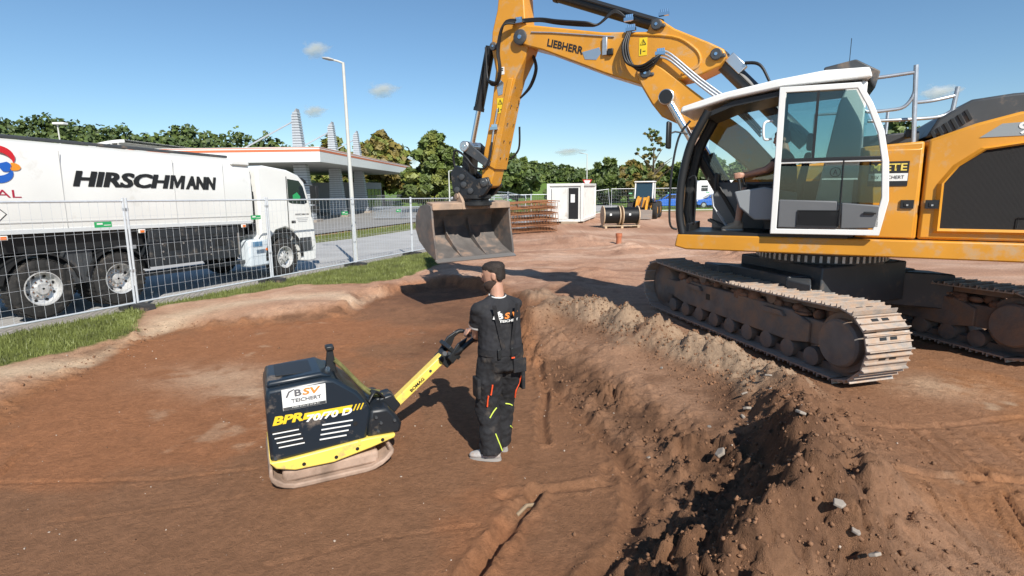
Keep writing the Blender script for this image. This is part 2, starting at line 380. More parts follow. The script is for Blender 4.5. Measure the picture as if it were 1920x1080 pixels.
c = colmix(c, (.255, .128, .07), rgt*.85); c = colmix(c, (.34, .16, .075), rgt*sstep(.1, .5, n1-.2*n2)*.8); c = colmix(c, (.48, .35, .25), rgt*sstep(.42, .6, n1*.6+n2*.6)*.7)
inn = 1-sstep(-.05, .25, sdp+.12*n2)
c = colmix(c, (.225, .118, .068), inn)
org = inn*sstep(-.15, .35, n1*.8+n2*.35+.55*sstep(6.0, 4.9, Y)*0+.5*sstep(-1.6, -4.5, X)*sstep(3.6, 4.6, Y)-.2)
c = colmix(c, (.30, .135, .068), org*.85)
c = colmix(c, (.105, .058, .038), inn*sstep(.25, .6, n3+.4*n2)*.55)
c = colmix(c, (.42, .28, .19), inn*sstep(.48, .75, n2*.75+n1*.45+.15*n4)*sstep(-.8, -2, X)*.55)
for px_, r_ in (((415, 703), .55), ((470, 730), .35), ((1760, 750), .4)):
    q = onz(*px_, -.15); c = colmix(c, (.50, .36, .26), np.exp(-(((X-q[0])/(r_*1.5))**2+((Y-q[1])/r_)**2)*1.2)*sstep(-.4, .5, n2+.3+.4*n4)*.7)
dm, hm, sm_ = segdist(X, Y, CREST+CREST2[1:])
mo = np.exp(-(dm/.75)**2)
c = colmix(c, (.175, .094, .056), mo*.95); c = colmix(c, (.105, .058, .037), mo*sstep(-.1, .5, n2+.4*n4)*.8); c = colmix(c, (.27, .145, .08), mo*sstep(.2, .6, n1-.3*n4)*.5)
top = sstep(.06, .20, Z)*np.exp(-(dm/1.0)**2)*sstep(-.45, .1, n1*.5+.6*n2+.25); c = colmix(c, (.37, .275, .20), top*.8*sstep(4.9, 5.7, Y))
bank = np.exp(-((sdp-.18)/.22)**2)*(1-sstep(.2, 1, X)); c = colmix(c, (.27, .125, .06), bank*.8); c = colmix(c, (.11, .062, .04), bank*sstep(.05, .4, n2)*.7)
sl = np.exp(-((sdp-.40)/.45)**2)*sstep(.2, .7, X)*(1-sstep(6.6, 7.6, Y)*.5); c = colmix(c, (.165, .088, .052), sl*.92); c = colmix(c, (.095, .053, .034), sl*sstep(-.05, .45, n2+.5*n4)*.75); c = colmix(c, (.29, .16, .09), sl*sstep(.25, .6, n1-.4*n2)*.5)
# pale sand berm beside the grass
SAND = [(*onz(x, y, 0)[:2], 0) for x, y in ((-40, 705), (60, 690), (160, 672), (260, 640), (330, 596), (420, 575), (520, 562), (620, 556), (680, 560), (720, 545))]
ds, _, _ = segdist(X, Y, SAND); c = colmix(c, (.53, .40, .29), np.exp(-((ds+.08*n2)/.36)**2)*sstep(-.7, 0, n2+.3)*(1-inn))
GRASS = pxp([(-80, 668), (-80, 660), (0, 636), (265, 582), (516, 528), (668, 494), (785, 470), (835, 466), (852, 484), (800, 508), (745, 524), (690, 532), (640, 534), (560, 536), (430, 560), (330, 575), (268, 590), (250, 625), (120, 662), (0, 690), (-80, 706)], -.03)
sg = polysd(X, Y, GRASS)+.09*n2+.05*n4; gm = 1-sstep(-.05, .08, sg)
tf = t_
verge = sstep(7.5, 7.7, tf)*(1-sstep(11.3, 11.6, tf))*sstep(4, 6, s_)
field = sstep(48, 54, np.hypot(X*.6, Y)+3*n3)
gm = np.maximum.reduce([gm, verge, field])
gc = np.array([.125, .145, .035])[None, :]*(1+.35*n2[:, None]+.25*n4[:, None]); gc = gc*(1-field[:, None])+field[:, None]*np.array([.12, .19, .035])*(1+.2*n1[:, None])
c = c*(1-gm[:, None])+gc*gm[:, None]
c = c*(1+.14*n4[:, None])*np.where(gm[:, None] > .5, 1.1, np.array([1.10, 1.06, .98])+sstep(8, 13, Y)[:, None]*np.array([.06, .03, .08])); c = np.clip(c, .01, .9)
I = np.arange(nx*ny).reshape(ny, nx)
fc = np.stack([I[:-1, :-1], I[:-1, 1:], I[1:, 1:], I[1:, :-1]], -1).reshape(-1, 4)
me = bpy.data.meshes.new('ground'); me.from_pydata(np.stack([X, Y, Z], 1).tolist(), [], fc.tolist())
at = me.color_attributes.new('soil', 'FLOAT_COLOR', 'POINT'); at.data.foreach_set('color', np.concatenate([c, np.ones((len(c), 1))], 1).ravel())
me.polygons.foreach_set('use_smooth', [True]*len(me.polygons))
gmat = bpy.data.materials.new('soil'); gmat.use_nodes = True
n = gmat.node_tree.nodes; l = gmat.node_tree.links; b = n['Principled BSDF']; b.inputs['Roughness'].default_value = .95; b.inputs['Specular IOR Level'].default_value = .15
va = n.new('ShaderNodeVertexColor'); va.layer_name = 'soil'; tc = n.new('ShaderNodeTexCoord')
na = n.new('ShaderNodeTexNoise'); na.inputs['Scale'].default_value = 22; na.inputs['Detail'].default_value = 9; na.inputs['Roughness'].default_value = .7
nb = n.new('ShaderNodeTexNoise'); nb.inputs['Scale'].default_value = 170; nb.inputs['Detail'].default_value = 5
for q in (na, nb): l.new(tc.outputs['Object'], q.inputs['Vector'])
ad = n.new('ShaderNodeMath'); ad.operation = 'MULTIPLY_ADD'; l.new(nb.outputs[0], ad.inputs[0]); ad.inputs[1].default_value = .5; l.new(na.outputs[0], ad.inputs[2])
mr = n.new('ShaderNodeMapRange'); mr.inputs[1].default_value = .4; mr.inputs[2].default_value = 1.1; mr.inputs[3].default_value = .62; mr.inputs[4].default_value = 1.38; l.new(ad.outputs[0], mr.inputs[0])
vm = n.new('ShaderNodeVectorMath'); vm.operation = 'SCALE'; l.new(va.outputs[0], vm.inputs[0]); l.new(mr.outputs[0], vm.inputs['Scale']); l.new(vm.outputs[0], b.inputs['Base Color'])
bp = n.new('ShaderNodeBump'); bp.inputs['Strength'].default_value = .8; bp.inputs['Distance'].default_value = .035; l.new(ad.outputs[0], bp.inputs['Height']); l.new(bp.outputs[0], b.inputs['Normal'])
me.materials.append(gmat); tag(obj('ground', me), kind='structure', label='reddish brown bare soil with a shallow dig and spoil mound')

# clods of loose soil on the mound and along the banks: too many to count
def scatter_clods(n, name, m, smin, smax, keep, lab):
    x = nr.uniform(-6.5, 4.2, n*14); y = nr.uniform(2.4, 9.5, n*14); p = keep(x, y); k = nr.random(len(x)) < p; x, y = x[k][:n], y[k][:n]; z = height(x, y)
    base = np.array([(1,0,0),(-1,0,0),(0,1,0),(0,-1,0),(0,0,1),(0,0,-1)]+[(a*.62, b_*.62, c_*.62) for a in (1,-1) for b_ in (1,-1) for c_ in (1,-1)], float)
    tri = []
    for i, (sx, sy, sz) in enumerate([(a, b_, c_) for a in (1,-1) for b_ in (1,-1) for c_ in (1,-1)]):
        A = 0 if sx > 0 else 1; B = 2 if sy > 0 else 3; C_ = 4 if sz > 0 else 5; q = 6+i
        for e in ((A, B, q), (B, C_, q), (C_, A, q)): tri.append(e if sx*sy*sz > 0 else e[::-1])
    tri = np.array(tri); V = []; Fc = []
    sz = smin*(smax/smin)**(nr.random(len(x))**2.2)
    for i in range(len(x)):
        v = base*sz[i]*nr.uniform(.6, 1.3, (14, 1))*nr.uniform(.7, 1.3, (1, 3)); a = nr.random()*6.28; ca, sa = math.cos(a), math.sin(a)
        v = v@np.array([[ca, sa, 0], [-sa, ca, 0], [0, 0, 1]]); V.append(v+[x[i], y[i], z[i]+sz[i]*.25]); Fc.append(tri+14*i)
    me = bpy.data.meshes.new(name); me.from_pydata(np.concatenate(V).tolist(), [], np.concatenate(Fc).tolist()); me.materials.append(m)
    me.polygons.foreach_set('use_smooth', [True]*len(me.polygons))
    return tag(obj(name, me), label=lab, kind='stuff')
def keep_m(x, y):
    d, h_, _ = segdist(x, y, CREST+CREST2[1:]); s = polysd(x, y, PIT)
    return np.exp(-(d/.55)**2)*.9*(x > .3)+.5*np.exp(-((s-.2)/.3)**2)*np.where(x > .3, 1, .35)+.002
scatter_clods(7000, 'soil_clods', mat('clod_soil', (.205, .105, .055), .95, var=.35, vs=1.2, bump=.4, bs=40), .004, .020, keep_m, 'loose brown clods of dug soil on the mound and banks')
scatter_clods(420, 'gravel', mat('gravel_stone', (.42, .34, .27), .9, var=.2), .003, .011, lambda x, y: .4+0*x, 'small pale stones strewn over the bare soil')
# broken concrete pieces lying on the spoil
for i, (px_, py_, s_z) in enumerate([(1396, 738, .055), (1402, 766, .075), (1500, 773, .06), (1441, 704, .05), (1412, 708, .05), (1349, 850, .085), (1216, 858, .035), (1575, 945, .055),
                                     (1605, 996, .045), (1394, 782, .05), (1478, 742, .035), (1330, 800, .03), (1445, 728, .03), (1545, 905, .03), (1240, 690, .035), (1640, 1040, .05)]):
    p = onz(px_, py_, .18 if 1290 < px_ < 1560 and py_ < 960 else .05)
    for _ in range(4): p = onz(px_, py_, hz(p[0], p[1]))
    s_z *= .8; mb = MB(); k = rng.randint(5, 7); a0 = rng.random()*6
    poly = [(s_z*rng.uniform(.7, 1.2)*math.cos(a0+6.283*j/k), s_z*rng.uniform(.5, .9)*math.sin(a0+6.283*j/k)) for j in range(k)]
    mb.prism(poly, -s_z*.22, s_z*.22, 'z')
    o = mb.build('concrete_fragment', CONC, None, 0, bevel=s_z*.12, loc=(p[0], p[1], p[2]+s_z*.05), rz=rng.random()*6,
                 label='pale broken concrete fragment lying on dug brown soil', cat='rubble', group='broken concrete pieces on the spoil mound')
    o.rotation_euler = (rng.uniform(.2, .7), rng.uniform(-.4, .4), rng.random()*6)
# half-buried timber stake in the groove
p = onz(1003, 925, -.19); mb = MB(); mb.tube([(0, 0, -.02), (-.12, -.10, .03), (-.2, -.2, .01)], .016, 6)
mb.build('wood_stake', mat('old_wood', (.3, .22, .14), .9, var=.2), None, 0, loc=(p[0]+.05, p[1], hz(p[0], p[1])+.03), label='short weathered wooden stake stuck in the dirt groove', cat='stake')

# grass blades
def blades(n, name, region, hmin, hmax, wd, col, lab, box):
    x = nr.uniform(box[0], box[1], n); y = nr.uniform(box[2], box[3], n); k = region(x, y); x, y = x[k], y[k]; z = height(x, y)-.01; m_ = len(x)
    a = nr.uniform(0, 6.28, m_); h_ = nr.uniform(hmin, hmax, m_); ln = nr.uniform(0, .6, m_)*h_; b_ = nr.uniform(0, 6.28, m_)
    P = np.stack([x, y, z], 1); s = np.stack([np.cos(a)*wd, np.sin(a)*wd, 0*a], 1); tip = P+np.stack([np.cos(b_)*ln, np.sin(b_)*ln, h_], 1)
    V = np.stack([P-s, P+s, tip], 1).reshape(-1, 3); Fc = np.arange(3*m_).reshape(-1, 3)
    me = bpy.data.meshes.new(name); me.from_pydata(V.tolist(), [], Fc.tolist()); me.materials.append(col)
    return tag(obj(name, me), label=lab, kind='stuff')
GM = mat('grass_blade', (.145, .165, .045), .6, var=.5, vs=2.5)
gb = np.array(GRASS)
blades(90000, 'grass', lambda x, y: polysd(x, y, GRASS)+.09*fbm(x, y, 2.3, 4, .6, 50)+.05*fbm(x, y, 9, 3, .6, 11) < .02, .03, .10, .008, GM, 'short green grass growing along the foot of the mesh fence', (gb[:, 0].min(), gb[:, 0].max(), gb[:, 1].min(), gb[:, 1].max()))

# ---- road, paving, forecourt sheets
def strip(name, t0, t1, s0, s1, z, m, lab=None):
    mb = MB(); ss = [s0]+[q for q in (-8, 18) if s0 < q < s1]+[s1]
    for a_, b_ in zip(ss[:-1], ss[1:]): mb.add([(*road_xy(q, t_), float(road_z(q))+.085+z) for q, t_ in ((a_, t1), (b_, t1), (b_, t0), (a_, t0))], [(0, 1, 2, 3)])
    return mb.build(name, m, None, 0, kind='structure', label=lab)
ASP = mat('asphalt', (.40, .39, .375), .9, var=.12, vs=.8, bump=.25, bs=90)
strip('road', .75, 7.5, -30, 120, -.085, ASP, 'light grey asphalt road behind the mesh fence')
pm = mat('paving_blocks', (.36, .33, .29), .9, var=.1, vs=3)
n = pm.node_tree.nodes; l = pm.node_tree.links; br = n.new('ShaderNodeTexBrick'); tcn = n.new('ShaderNodeTexCoord')
mp = n.new('ShaderNodeMapping'); mp.inputs['Rotation'].default_value = (0, 0, math.atan2(RD[1], RD[0])); l.new(tcn.outputs['Object'], mp.inputs[0]); l.new(mp.outputs[0], br.inputs[0])
br.inputs['Scale'].default_value = 1; br.inputs['Brick Width'].default_value = .2; br.inputs['Row Height'].default_value = .1; br.inputs['Mortar Size'].default_value = .006
br.inputs['Color1'].default_value = (.37, .34, .30, 1); br.inputs['Color2'].default_value = (.31, .285, .255, 1); br.inputs['Mortar'].default_value = (.16, .15, .13, 1)
l.new(br.outputs[0], n['Principled BSDF'].inputs['Base Color'])
strip('pavement', .13, .75, -30, 120, -.078, pm, 'strip of small grey paving blocks beside the road')
strip('forecourt', 11.5, 60, -20, 90, -.07, mat('forecourt_asphalt', (.25, .24, .225), .9, var=.1, vs=.5), 'grey asphalt forecourt of the filling station')
strip('footpath', 7.5, 7.62, -30, 120, -.03, CONC)
blades(26000, 'verge_grass', lambda x, y: (lambda s, t: (t > 7.7) & (t < 11.4) & (s > 5))(*road_st(x, y)), .05, .14, .018, GM, 'green grass verge between the road and the filling station', (-16, 4, 12, 48))
# ================= EXCAVATOR =================
EXC = thing('excavator', (4.67, 8.2, 0), R_(152), 'large yellow crawler excavator with white cab, its wide bucket raised beside the dig', 'excavator')
UZ = R_(104.5-152)                          # undercarriage turned against the upper carriage
def track(ys):
    zc, Rc, hx = .49, .40, 1.98
    def path(s):                            # s in 0..1 round the chain -> x, z, angle
        Ls = 2*hx; La = math.pi*Rc; P = 2*(Ls+La); d = (s % 1)*P
        if d < Ls: u = d/Ls; return -hx+d, zc+Rc-.05*math.sin(math.pi*u), math.cos(math.pi*u)*.04
        d -= Ls
        if d < La: a = d/Rc; return hx+Rc*math.sin(a), zc+Rc*math.cos(a), a
        d -= La
        if d < Ls: return hx-d, zc-Rc, math.pi
        a = (d-Ls)/Rc; return -hx-Rc*math.sin(a), zc-Rc*math.cos(a), math.pi+a
    mb = MB(); N = 100; ring = []
    for i in range(N):
        x, z, a = path(i/N); nx_, nz_ = math.sin(a), math.cos(a)
        for dy in (-.11, .11):
            for dr in (.0, -.09): ring.append((x+nx_*dr, ys*1.32+dy, z+nz_*dr))
    fs = []
    for i in range(N):
        j = (i+1) % N
        for a, b_ in ((0, 2), (2, 3), (3, 1), (1, 0)): fs.append((4*i+a, 4*i+b_, 4*j+b_, 4*j+a))
    mb.add(ring, fs); T = mb.build('track', TRKF, EXC, 0, rz=UZ)
    sh = MB(); sh.prism([(-.103, 0), (-.103, .055), (-.092, .055), (-.085, .018), (-.022, .016), (-.017, .042), (-.007, .042), (-.002, .016), (.058, .016), (.063, .042), (.073, .042), (.08, .016), (.098, .012), (.098, 0)], -.3, .3, 'y')
    sh.mi = 1
    for yy in (-.07, .07): sh.box((.03, yy, .017), (.035, .09, .004))
    sm = sh.mesh('shoe', [TRK, BLK], 0)
    n_s = 50
    for i in range(n_s):
        x, z, a = path((i+.5)/n_s); o = obj('shoe', sm, T); o.location = (x, ys*1.32, z); o.rotation_euler = (0, a, 0)
    # frame
    mb = MB(); mb.prism([(-1.5, .36), (-1.5, .60), (-1.2, .70), (1.25, .70), (1.55, .60), (1.55, .36), (1.2, .30), (-1.2, .30)], ys*1.32-.17, ys*1.32+.19)
    mb.box((1.62, ys*1.32, .5), (.42, .36, .26)); mb.box((-1.55, ys*1.32, .5), (.4, .3, .3))
    fr = mb.build('track_frame', TRKF, EXC, 30, bevel=.015, rz=UZ)
    o = MB().box((.55, ys*1.512, .53), (.09, .012, .09)).build('access_hole', BLK, fr, 0)
    for x0 in (-.9, .9): MB().prism([(x0-.22, .60), (x0-.16, .665), (x0+.16, .665), (x0+.22, .60)], ys*1.51, ys*1.56).build('guard_plate', TRKF, fr, 0, bevel=.006)
    mb = MB()
    for k in range(90):                     # caked soil on the frame
        x = rng.uniform(-1.7, 1.5); mb.ball((x, ys*(1.32+rng.uniform(-.12, .15)), .69+rng.uniform(-.02, .05)), (rng.uniform(.05, .13), rng.uniform(.04, .09), rng.uniform(.03, .09)), 7, 5)
    mb.build('caked_soil', MUD, fr, 50, kind='stuff')
    for k in range(9):
        x = -1.56+k*.39; MB().lathe([(.06, -.2), (.115, -.19), (.115, -.08), (.085, -.07), (.085, .07), (.115, .08), (.115, .19), (.06, .2)], (x, ys*1.32, .205), 'y', 16).build('track_roller', TRKF, fr)
    for x in (-.8, .75): MB().lathe([(.05, -.18), (.09, -.17), (.09, .17), (.05, .18)], (x, ys*1.32, .79), 'y', 14).build('carrier_roller', TRKF, fr)
    MB().lathe([(.08, -.2), (.2, -.19), (.33, -.12), (.36, -.05), (.36, .05), (.33, .12), (.2, .19), (.08, .2)], (1.98, ys*1.32, .49), 'y', 28).build('idler_wheel', TRKF, EXC, rz=UZ)
    mb = MB(); mb.lathe([(.22, -.24), (.25, -.22), (.25, .1), (.34, .11), (.34, .16)], (-1.98, ys*1.32, .49), 'y', 28)
    mb.lathe([(.25, .1), (.275, .11), (.275, .24), (.25, .265), (.05, .27)], (-1.98, ys*1.32, .49), 'y', 28)
    for k in range(21):
        a = 2*math.pi*k/21; mb.box((-1.98+.36*math.sin(a), ys*1.32, .49+.36*math.cos(a)), (.05, .08, .07), Matrix.Rotation(a, 3, 'Y'))
    mb.build('sprocket', TRKF, EXC, rz=UZ)
for ys in (1, -1): track(ys)
mb = MB(); mb.prism([(-.75, -.8), (-.9, .8), (.75, .8), (.9, -.8)], .60, 1.16, 'z'); mb.box((0, 0, .82), (1.3, 2.2, .40))
for sx in (-1, 1):
    for sy in (-1, 1): mb.prism([(sx*.5, sy*.6), (sx*1.15, sy*1.2), (sx*.75, sy*1.22), (sx*.2, sy*.8)], .50, 1.0, 'z')
mb.build('car_body', DGR, EXC, 30, bevel=.02, rz=UZ)
ringo = MB().lathe([(.78, 1.12), (.86, 1.14), (.86, 1.30), (.78, 1.31), (.78, 1.385)], (0, 0, 0), 'z', 64).build('slewing_ring', DGR, EXC)
bm_ = MB().box((0, 0, 0), (.03, .035, .09)).mesh('ring_bolt', STL, 0)
for k in range(60):
    a = 2*math.pi*k/60; o = obj('ring_bolt', bm_, ringo, (.865*math.cos(a), .865*math.sin(a), 1.225), a)

# ---- upper carriage
mb = MB(); mb.prism([(1.55, 1.38), (1.55, 1.58), (-3.2, 1.58), (-3.2, 1.38)], -1.44, 1.30); mb.build('deck', DGR, EXC, 0)
MB().prism([(1.86, 1.40), (1.83, 1.57), (-3.15, 1.575), (-3.15, 1.40), (-2.9, 1.36), (1.7, 1.36)], 1.30, 1.48).build('side_skirt', YEL, EXC, 30, bevel=.018)
MB().prism([(1.56, 1.40), (1.56, 1.57), (-3.15, 1.57), (-3.15, 1.40)], -1.48, -1.445).build('side_skirt', YEL, EXC, 30, bevel=.012)
# machinery house behind the cab
hs = MB().prism([(-.32, 1.585), (-.32, 2.69), (-.93, 2.73), (-.95, 1.585)], -1.4, 1.40).build('storage_compartment', YEL, EXC, 30, bevel=.025)
MB().box((-.62, 1.41, 2.12), (.585, .03, 1.05)).build('compartment_door', YEL, hs, 30, bevel=.015)
latch = MB().box((0, 0, 0), (.13, .02, .10)).box((0, .012, 0), (.06, .012, .045)).mesh('door_latch', [BLK], 0)
for x in (-.82, -1.06):
    o = obj('door_latch', latch, hs, (x, 1.437, 2.0))
    MB().box((x, 1.457, 1.99), (.02, .006, .02)).build('keyhole', ALU, hs, 0)
eh = MB().prism([(-.965, 1.585), (-.965, 2.74), (-1.38, 2.90), (-1.75, 3.0), (-3.2, 3.02), (-3.25, 1.585)], -1.4, 1.40).build('engine_housing', YEL, EXC, 30, bevel=.03)
gp = [(-1.16, 1.72), (-1.15, 2.24), (-1.27, 2.43), (-1.49, 2.6), (-1.9, 2.66), (-2.95, 2.68), (-2.95, 1.72)]
cx = sum(p[0] for p in gp)/7; cz = sum(p[1] for p in gp)/7
mb = MB(); go = [(cx+(x-cx)*1.06+(.02 if x > -2 else -.02), cz+(z-cz)*1.10) for x, z in gp]; n7 = len(gp)
vs = [(x, 1.40, z) for x, z in go]+[(x, 1.455, z) for x, z in [(cx+(x-cx)*1.035, cz+(z-cz)*1.05) for x, z in gp]]+[(x, 1.435, z) for x, z in gp]+[(x, 1.41, z) for x, z in gp]
fs = [(k*n7+i, k*n7+(i+1) % n7, (k+1)*n7+(i+1) % n7, (k+1)*n7+i) for k in range(3) for i in range(n7)]
mb.add(vs, fs); mb.build('grille_surround', YEL, eh, 25)
gm_ = mat('grille_mesh', (.012, .012, .013), .6)
nn = gm_.node_tree.nodes; ll = gm_.node_tree.links; tcx = nn.new('ShaderNodeTexCoord'); wv = nn.new('ShaderNodeTexWave'); wv.bands_direction = 'X'; wv.inputs['Scale'].default_value = 30; wv2 = nn.new('ShaderNodeTexWave'); wv2.bands_direction = 'Z'; wv2.inputs['Scale'].default_value = 30
ll.new(tcx.outputs['Object'], wv.inputs[0]); ll.new(tcx.outputs['Object'], wv2.inputs[0]); mxx = nn.new('ShaderNodeMath'); mxx.operation = 'MAXIMUM'; ll.new(wv.outputs[1], mxx.inputs[0]); ll.new(wv2.outputs[1], mxx.inputs[1])
bmp = nn.new('ShaderNodeBump'); bmp.inputs['Distance'].default_value = .01; ll.new(mxx.outputs[0], bmp.inputs['Height']); ll.new(bmp.outputs[0], nn['Principled BSDF'].inputs['Normal'])
MB().prism(gp, 1.405, 1.415).build('grille', gm_, eh, 0)
MB().tube([(-1.85, 1.43, 1.74), (-1.85, 1.43, 1.86), (-2.1, 1.43, 1.86), (-2.1, 1.43, 1.74)], .006, 5).build('grille_handle', BLK, eh)
MB().prism([(-1.42, 2.74), (-1.6, 2.88), (-3.0, 2.93), (-3.0, 2.76)], 1.401, 1.407).build('model_stripe', mat('stripe_grey', (.27, .30, .31), .5), eh, 0)
text('model_lettering', '9', WHT, eh, (-1.74, 1.408, 2.76), (-1, 0, 0), (0, 0, 1), .10, .13, bold=.02)
MB().prism([(-.98, 2.78), (-1.08, 3.0), (-1.38, 3.2), (-1.75, 3.24), (-3.1, 3.26), (-3.1, 2.9), (-1.7, 2.9)], -1.1, 1.05).build('engine_hood', DGR, EXC, 30, bevel=.03)
vt = MB()
for k in range(6): vt.box((-1.06-.06*k, 1.06, 2.80+.045*k), (.03, .02, .13), Matrix.Rotation(.5, 3, 'Y'))
vt.build('hood_vent', BLK, eh, 0, kind='stuff')
MB().prism([(-.3, 2.70), (-.3, 2.84), (-.93, 2.88), (-.93, 2.74)], -1.2, .95).build('platform_cover', DGR, EXC, 30, bevel=.02)
MB().box((-.78, 1.2, 2.83), (.07, .14, .10)).build('work_light', BLK, EXC, 30, bevel=.012)
MB().prism([(1.45, 1.585), (1.45, 2.2), (1.2, 2.5), (-.3, 2.6), (-.3, 1.585)], -1.4, -.55).build('fuel_tank', YEL, EXC, 30, bevel=.03)
MB().prism([(-3.26, 1.45), (-3.26, 2.8), (-3.4, 3.0), (-3.75, 2.8), (-3.85, 2.0), (-3.7, 1.45)], -1.45, 1.45).build('counterweight', YEL, EXC, 30, bevel=.06)
# guard rails
def rail(pts, nm='guard_rail', r=.021): return MB().tube(pts, r, 10, smooth=5).build(nm, STL, EXC, 60)
MB().tube([(-.30, 1.3, 2.68), (-.26, 1.3, 3.58)], .026, 10).build('rail_post', STL, EXC); MB().tube([(-.83, 1.3, 2.72), (-.77, 1.3, 3.60)], .026, 10).build('rail_post', STL, EXC)
rail([(-.27, 1.3, 3.49), (-.5, 1.3, 3.50), (-.78, 1.3, 3.52)]); rail([(-.24, 1.3, 3.46), (-.27, 1.3, 3.2), (-.33, 1.3, 3.11), (-.55, 1.3, 3.11), (-.70, 1.3, 3.14), (-.78, 1.3, 3.28), (-.78, 1.3, 3.5)])
MB().tube([(-1.20, 1.0, 2.9), (-1.24, 1.0, 3.36)], .026, 10).build('rail_post', STL, EXC)
rail([(-.8, 1.28, 3.18), (-1.0, 1.1, 3.21), (-1.22, 1.0, 3.26)]); rail([(-.35, 1.26, 3.0), (-.8, 1.2, 3.0), (-1.1, 1.02, 3.03), (-1.22, 1.0, 3.1)])
for y in (-1.25,):
    for x in (.2, -.8): MB().tube([(x, y, 2.55), (x, y, 3.4)], .024, 8).build('rail_post', STL, EXC)
    rail([(.2, y, 3.38), (-.8, y, 3.38)])

# ---- cab
cabw = (.50, 1.45)
APIL = [(1.77, 1.58), (1.82, 1.86), (1.81, 2.31), (1.71, 2.81), (1.50, 3.24)]
MB().prism([(1.82, 1.56), (1.82, 1.61), (-.25, 1.61), (-.25, 1.56)], .47, 1.46).build('cab_floor', BLK, EXC, 0)
for y, nm in ((1.42, 'front_pillar'), (.53, 'front_pillar')):
    mb = MB(); P = [Vector((x, y, z)) for x, z in APIL]
    mb.tube([(x, y, z) for x, z in APIL], .055, 8, smooth=5); mb.build(nm, BLK, EXC, 60)
mb = MB()
for i in range(len(APIL)-1):
    (x0, z0), (x1, z1) = APIL[i], APIL[i+1]
    mb.add([(x0+.03, .55, z0), (x0+.03, 1.40, z0), (x1+.03, 1.40, z1), (x1+.03, .55, z1)], [(0, 1, 2, 3)])
mb.build('windscreen', GLS, EXC, 60)
for y in (1.42, .53): MB().box((.60, y, 2.53), (.075, .07, 1.86)).build('door_pillar', WHT if y > 1 else BLK, EXC, 30, bevel=.012)
roof = MB().prism([(1.86, 3.22), (1.84, 3.31), (1.3, 3.45), (.7, 3.55), (.15, 3.61), (-.3, 3.60), (-.34, 3.48), (.6, 3.45), (1.25, 3.36), (1.6, 3.27)], .44, 1.50).build('cab_roof', WHT, EXC, 30, bevel=.025)
MB().prism([(1.55, 3.20), (1.2, 3.34), (.62, 3.42), (-.28, 3.44), (-.28, 3.40), (.6, 3.36), (1.2, 3.27), (1.5, 3.16)], .5, 1.42).build('headliner', BLK, EXC, 0)
MB().prism([(.17, 3.52), (.17, 3.66), (-.16, 3.72), (-.42, 3.56), (-.38, 3.36), (-.30, 3.50)], .55, 1.38).build('roof_light_housing', DGR, EXC, 30, bevel=.015)
MB().tube([(-.1, 1.2, 3.68), (-.1, 1.2, 4.0)], .004, 5).build('antenna', BLK, EXC)
MB().prism([(.2, 1.6), (.08, 2.5), (-.02, 3.2), (-.1, 3.45), (-.3, 3.45), (-.3, 1.6)], 1.36, 1.43).build('rear_quarter_panel', WHT, EXC, 30, bevel=.02)
MB().box((-.28, .97, 1.95), (.05, .94, .7)).build('cab_back_panel', MGR, EXC, 0); MB().box((-.28, .97, 2.87), (.015, .86, 1.1)).build('rear_window', GLD, EXC, 0)
MB().box((.6, .50, 2.85), (2.0, .012, 1.05)).build('side_window', GLS, EXC, 0); MB().box((.5, .50, 1.95), (2.0, .03, .68)).build('side_panel', MGR, EXC, 0)
for x in (1.62, 1.2): pass
MB().box((1.7, .98, 1.66), (.06, .85, .10)).build('front_sill', BLK, EXC, 0)
# seat and controls
st_ = MB(); st_.box((.55, .95, 1.74), (.4, .42, .24)); st_.box((.62, .95, 2.0), (.5, .5, .15)); st_.build('seat', BLKD, EXC, 30, bevel=.03)
MB().prism([(.42, 2.05), (.30, 2.66), (.22, 2.66), (.30, 2.02)], .72, 1.18).build('seat_back', BLK, EXC, 30, bevel=.03); MB().box((.25, .95, 2.8), (.09, .27, .22)).build('headrest', BLK, EXC, 30, bevel=.04)
for y in (1.27, .63):
    o = MB().prism([(.35, 1.78), (.35, 2.14), (.75, 2.22), (1.12, 2.16), (1.05, 1.95), (.85, 1.78)], y-.08, y+.08).build('control_console', mat('console_grey', (.27, .29, .30), .5), EXC, 30, bevel=.02)
    MB().tube([(1.05, y, 2.18), (1.07, y, 2.3), (1.1, y, 2.37)], [.022, .018, .028], 8).build('joystick', BLK, o)
    MB().box((.6, y, 2.22), (.45, .12, .05)).build('armrest', BLK, o, 30, bevel=.02)
MB().box((1.45, .62, 2.3), (.04, .2, .26)).build('monitor', BLK, EXC, 30, bevel=.01)
for y in (.9, 1.05): MB().tube([(1.2, y, 1.62), (1.42, y, 1.95), (1.45, y, 2.12)], .012, 6).build('travel_lever', STL, EXC); 
for y in (.88, 1.06): MB().prism([(1.2, 1.62), (1.48, 1.74), (1.48, 1.77), (1.18, 1.65)], y-.05, y+.05).build('pedal', BLK, EXC, 0)
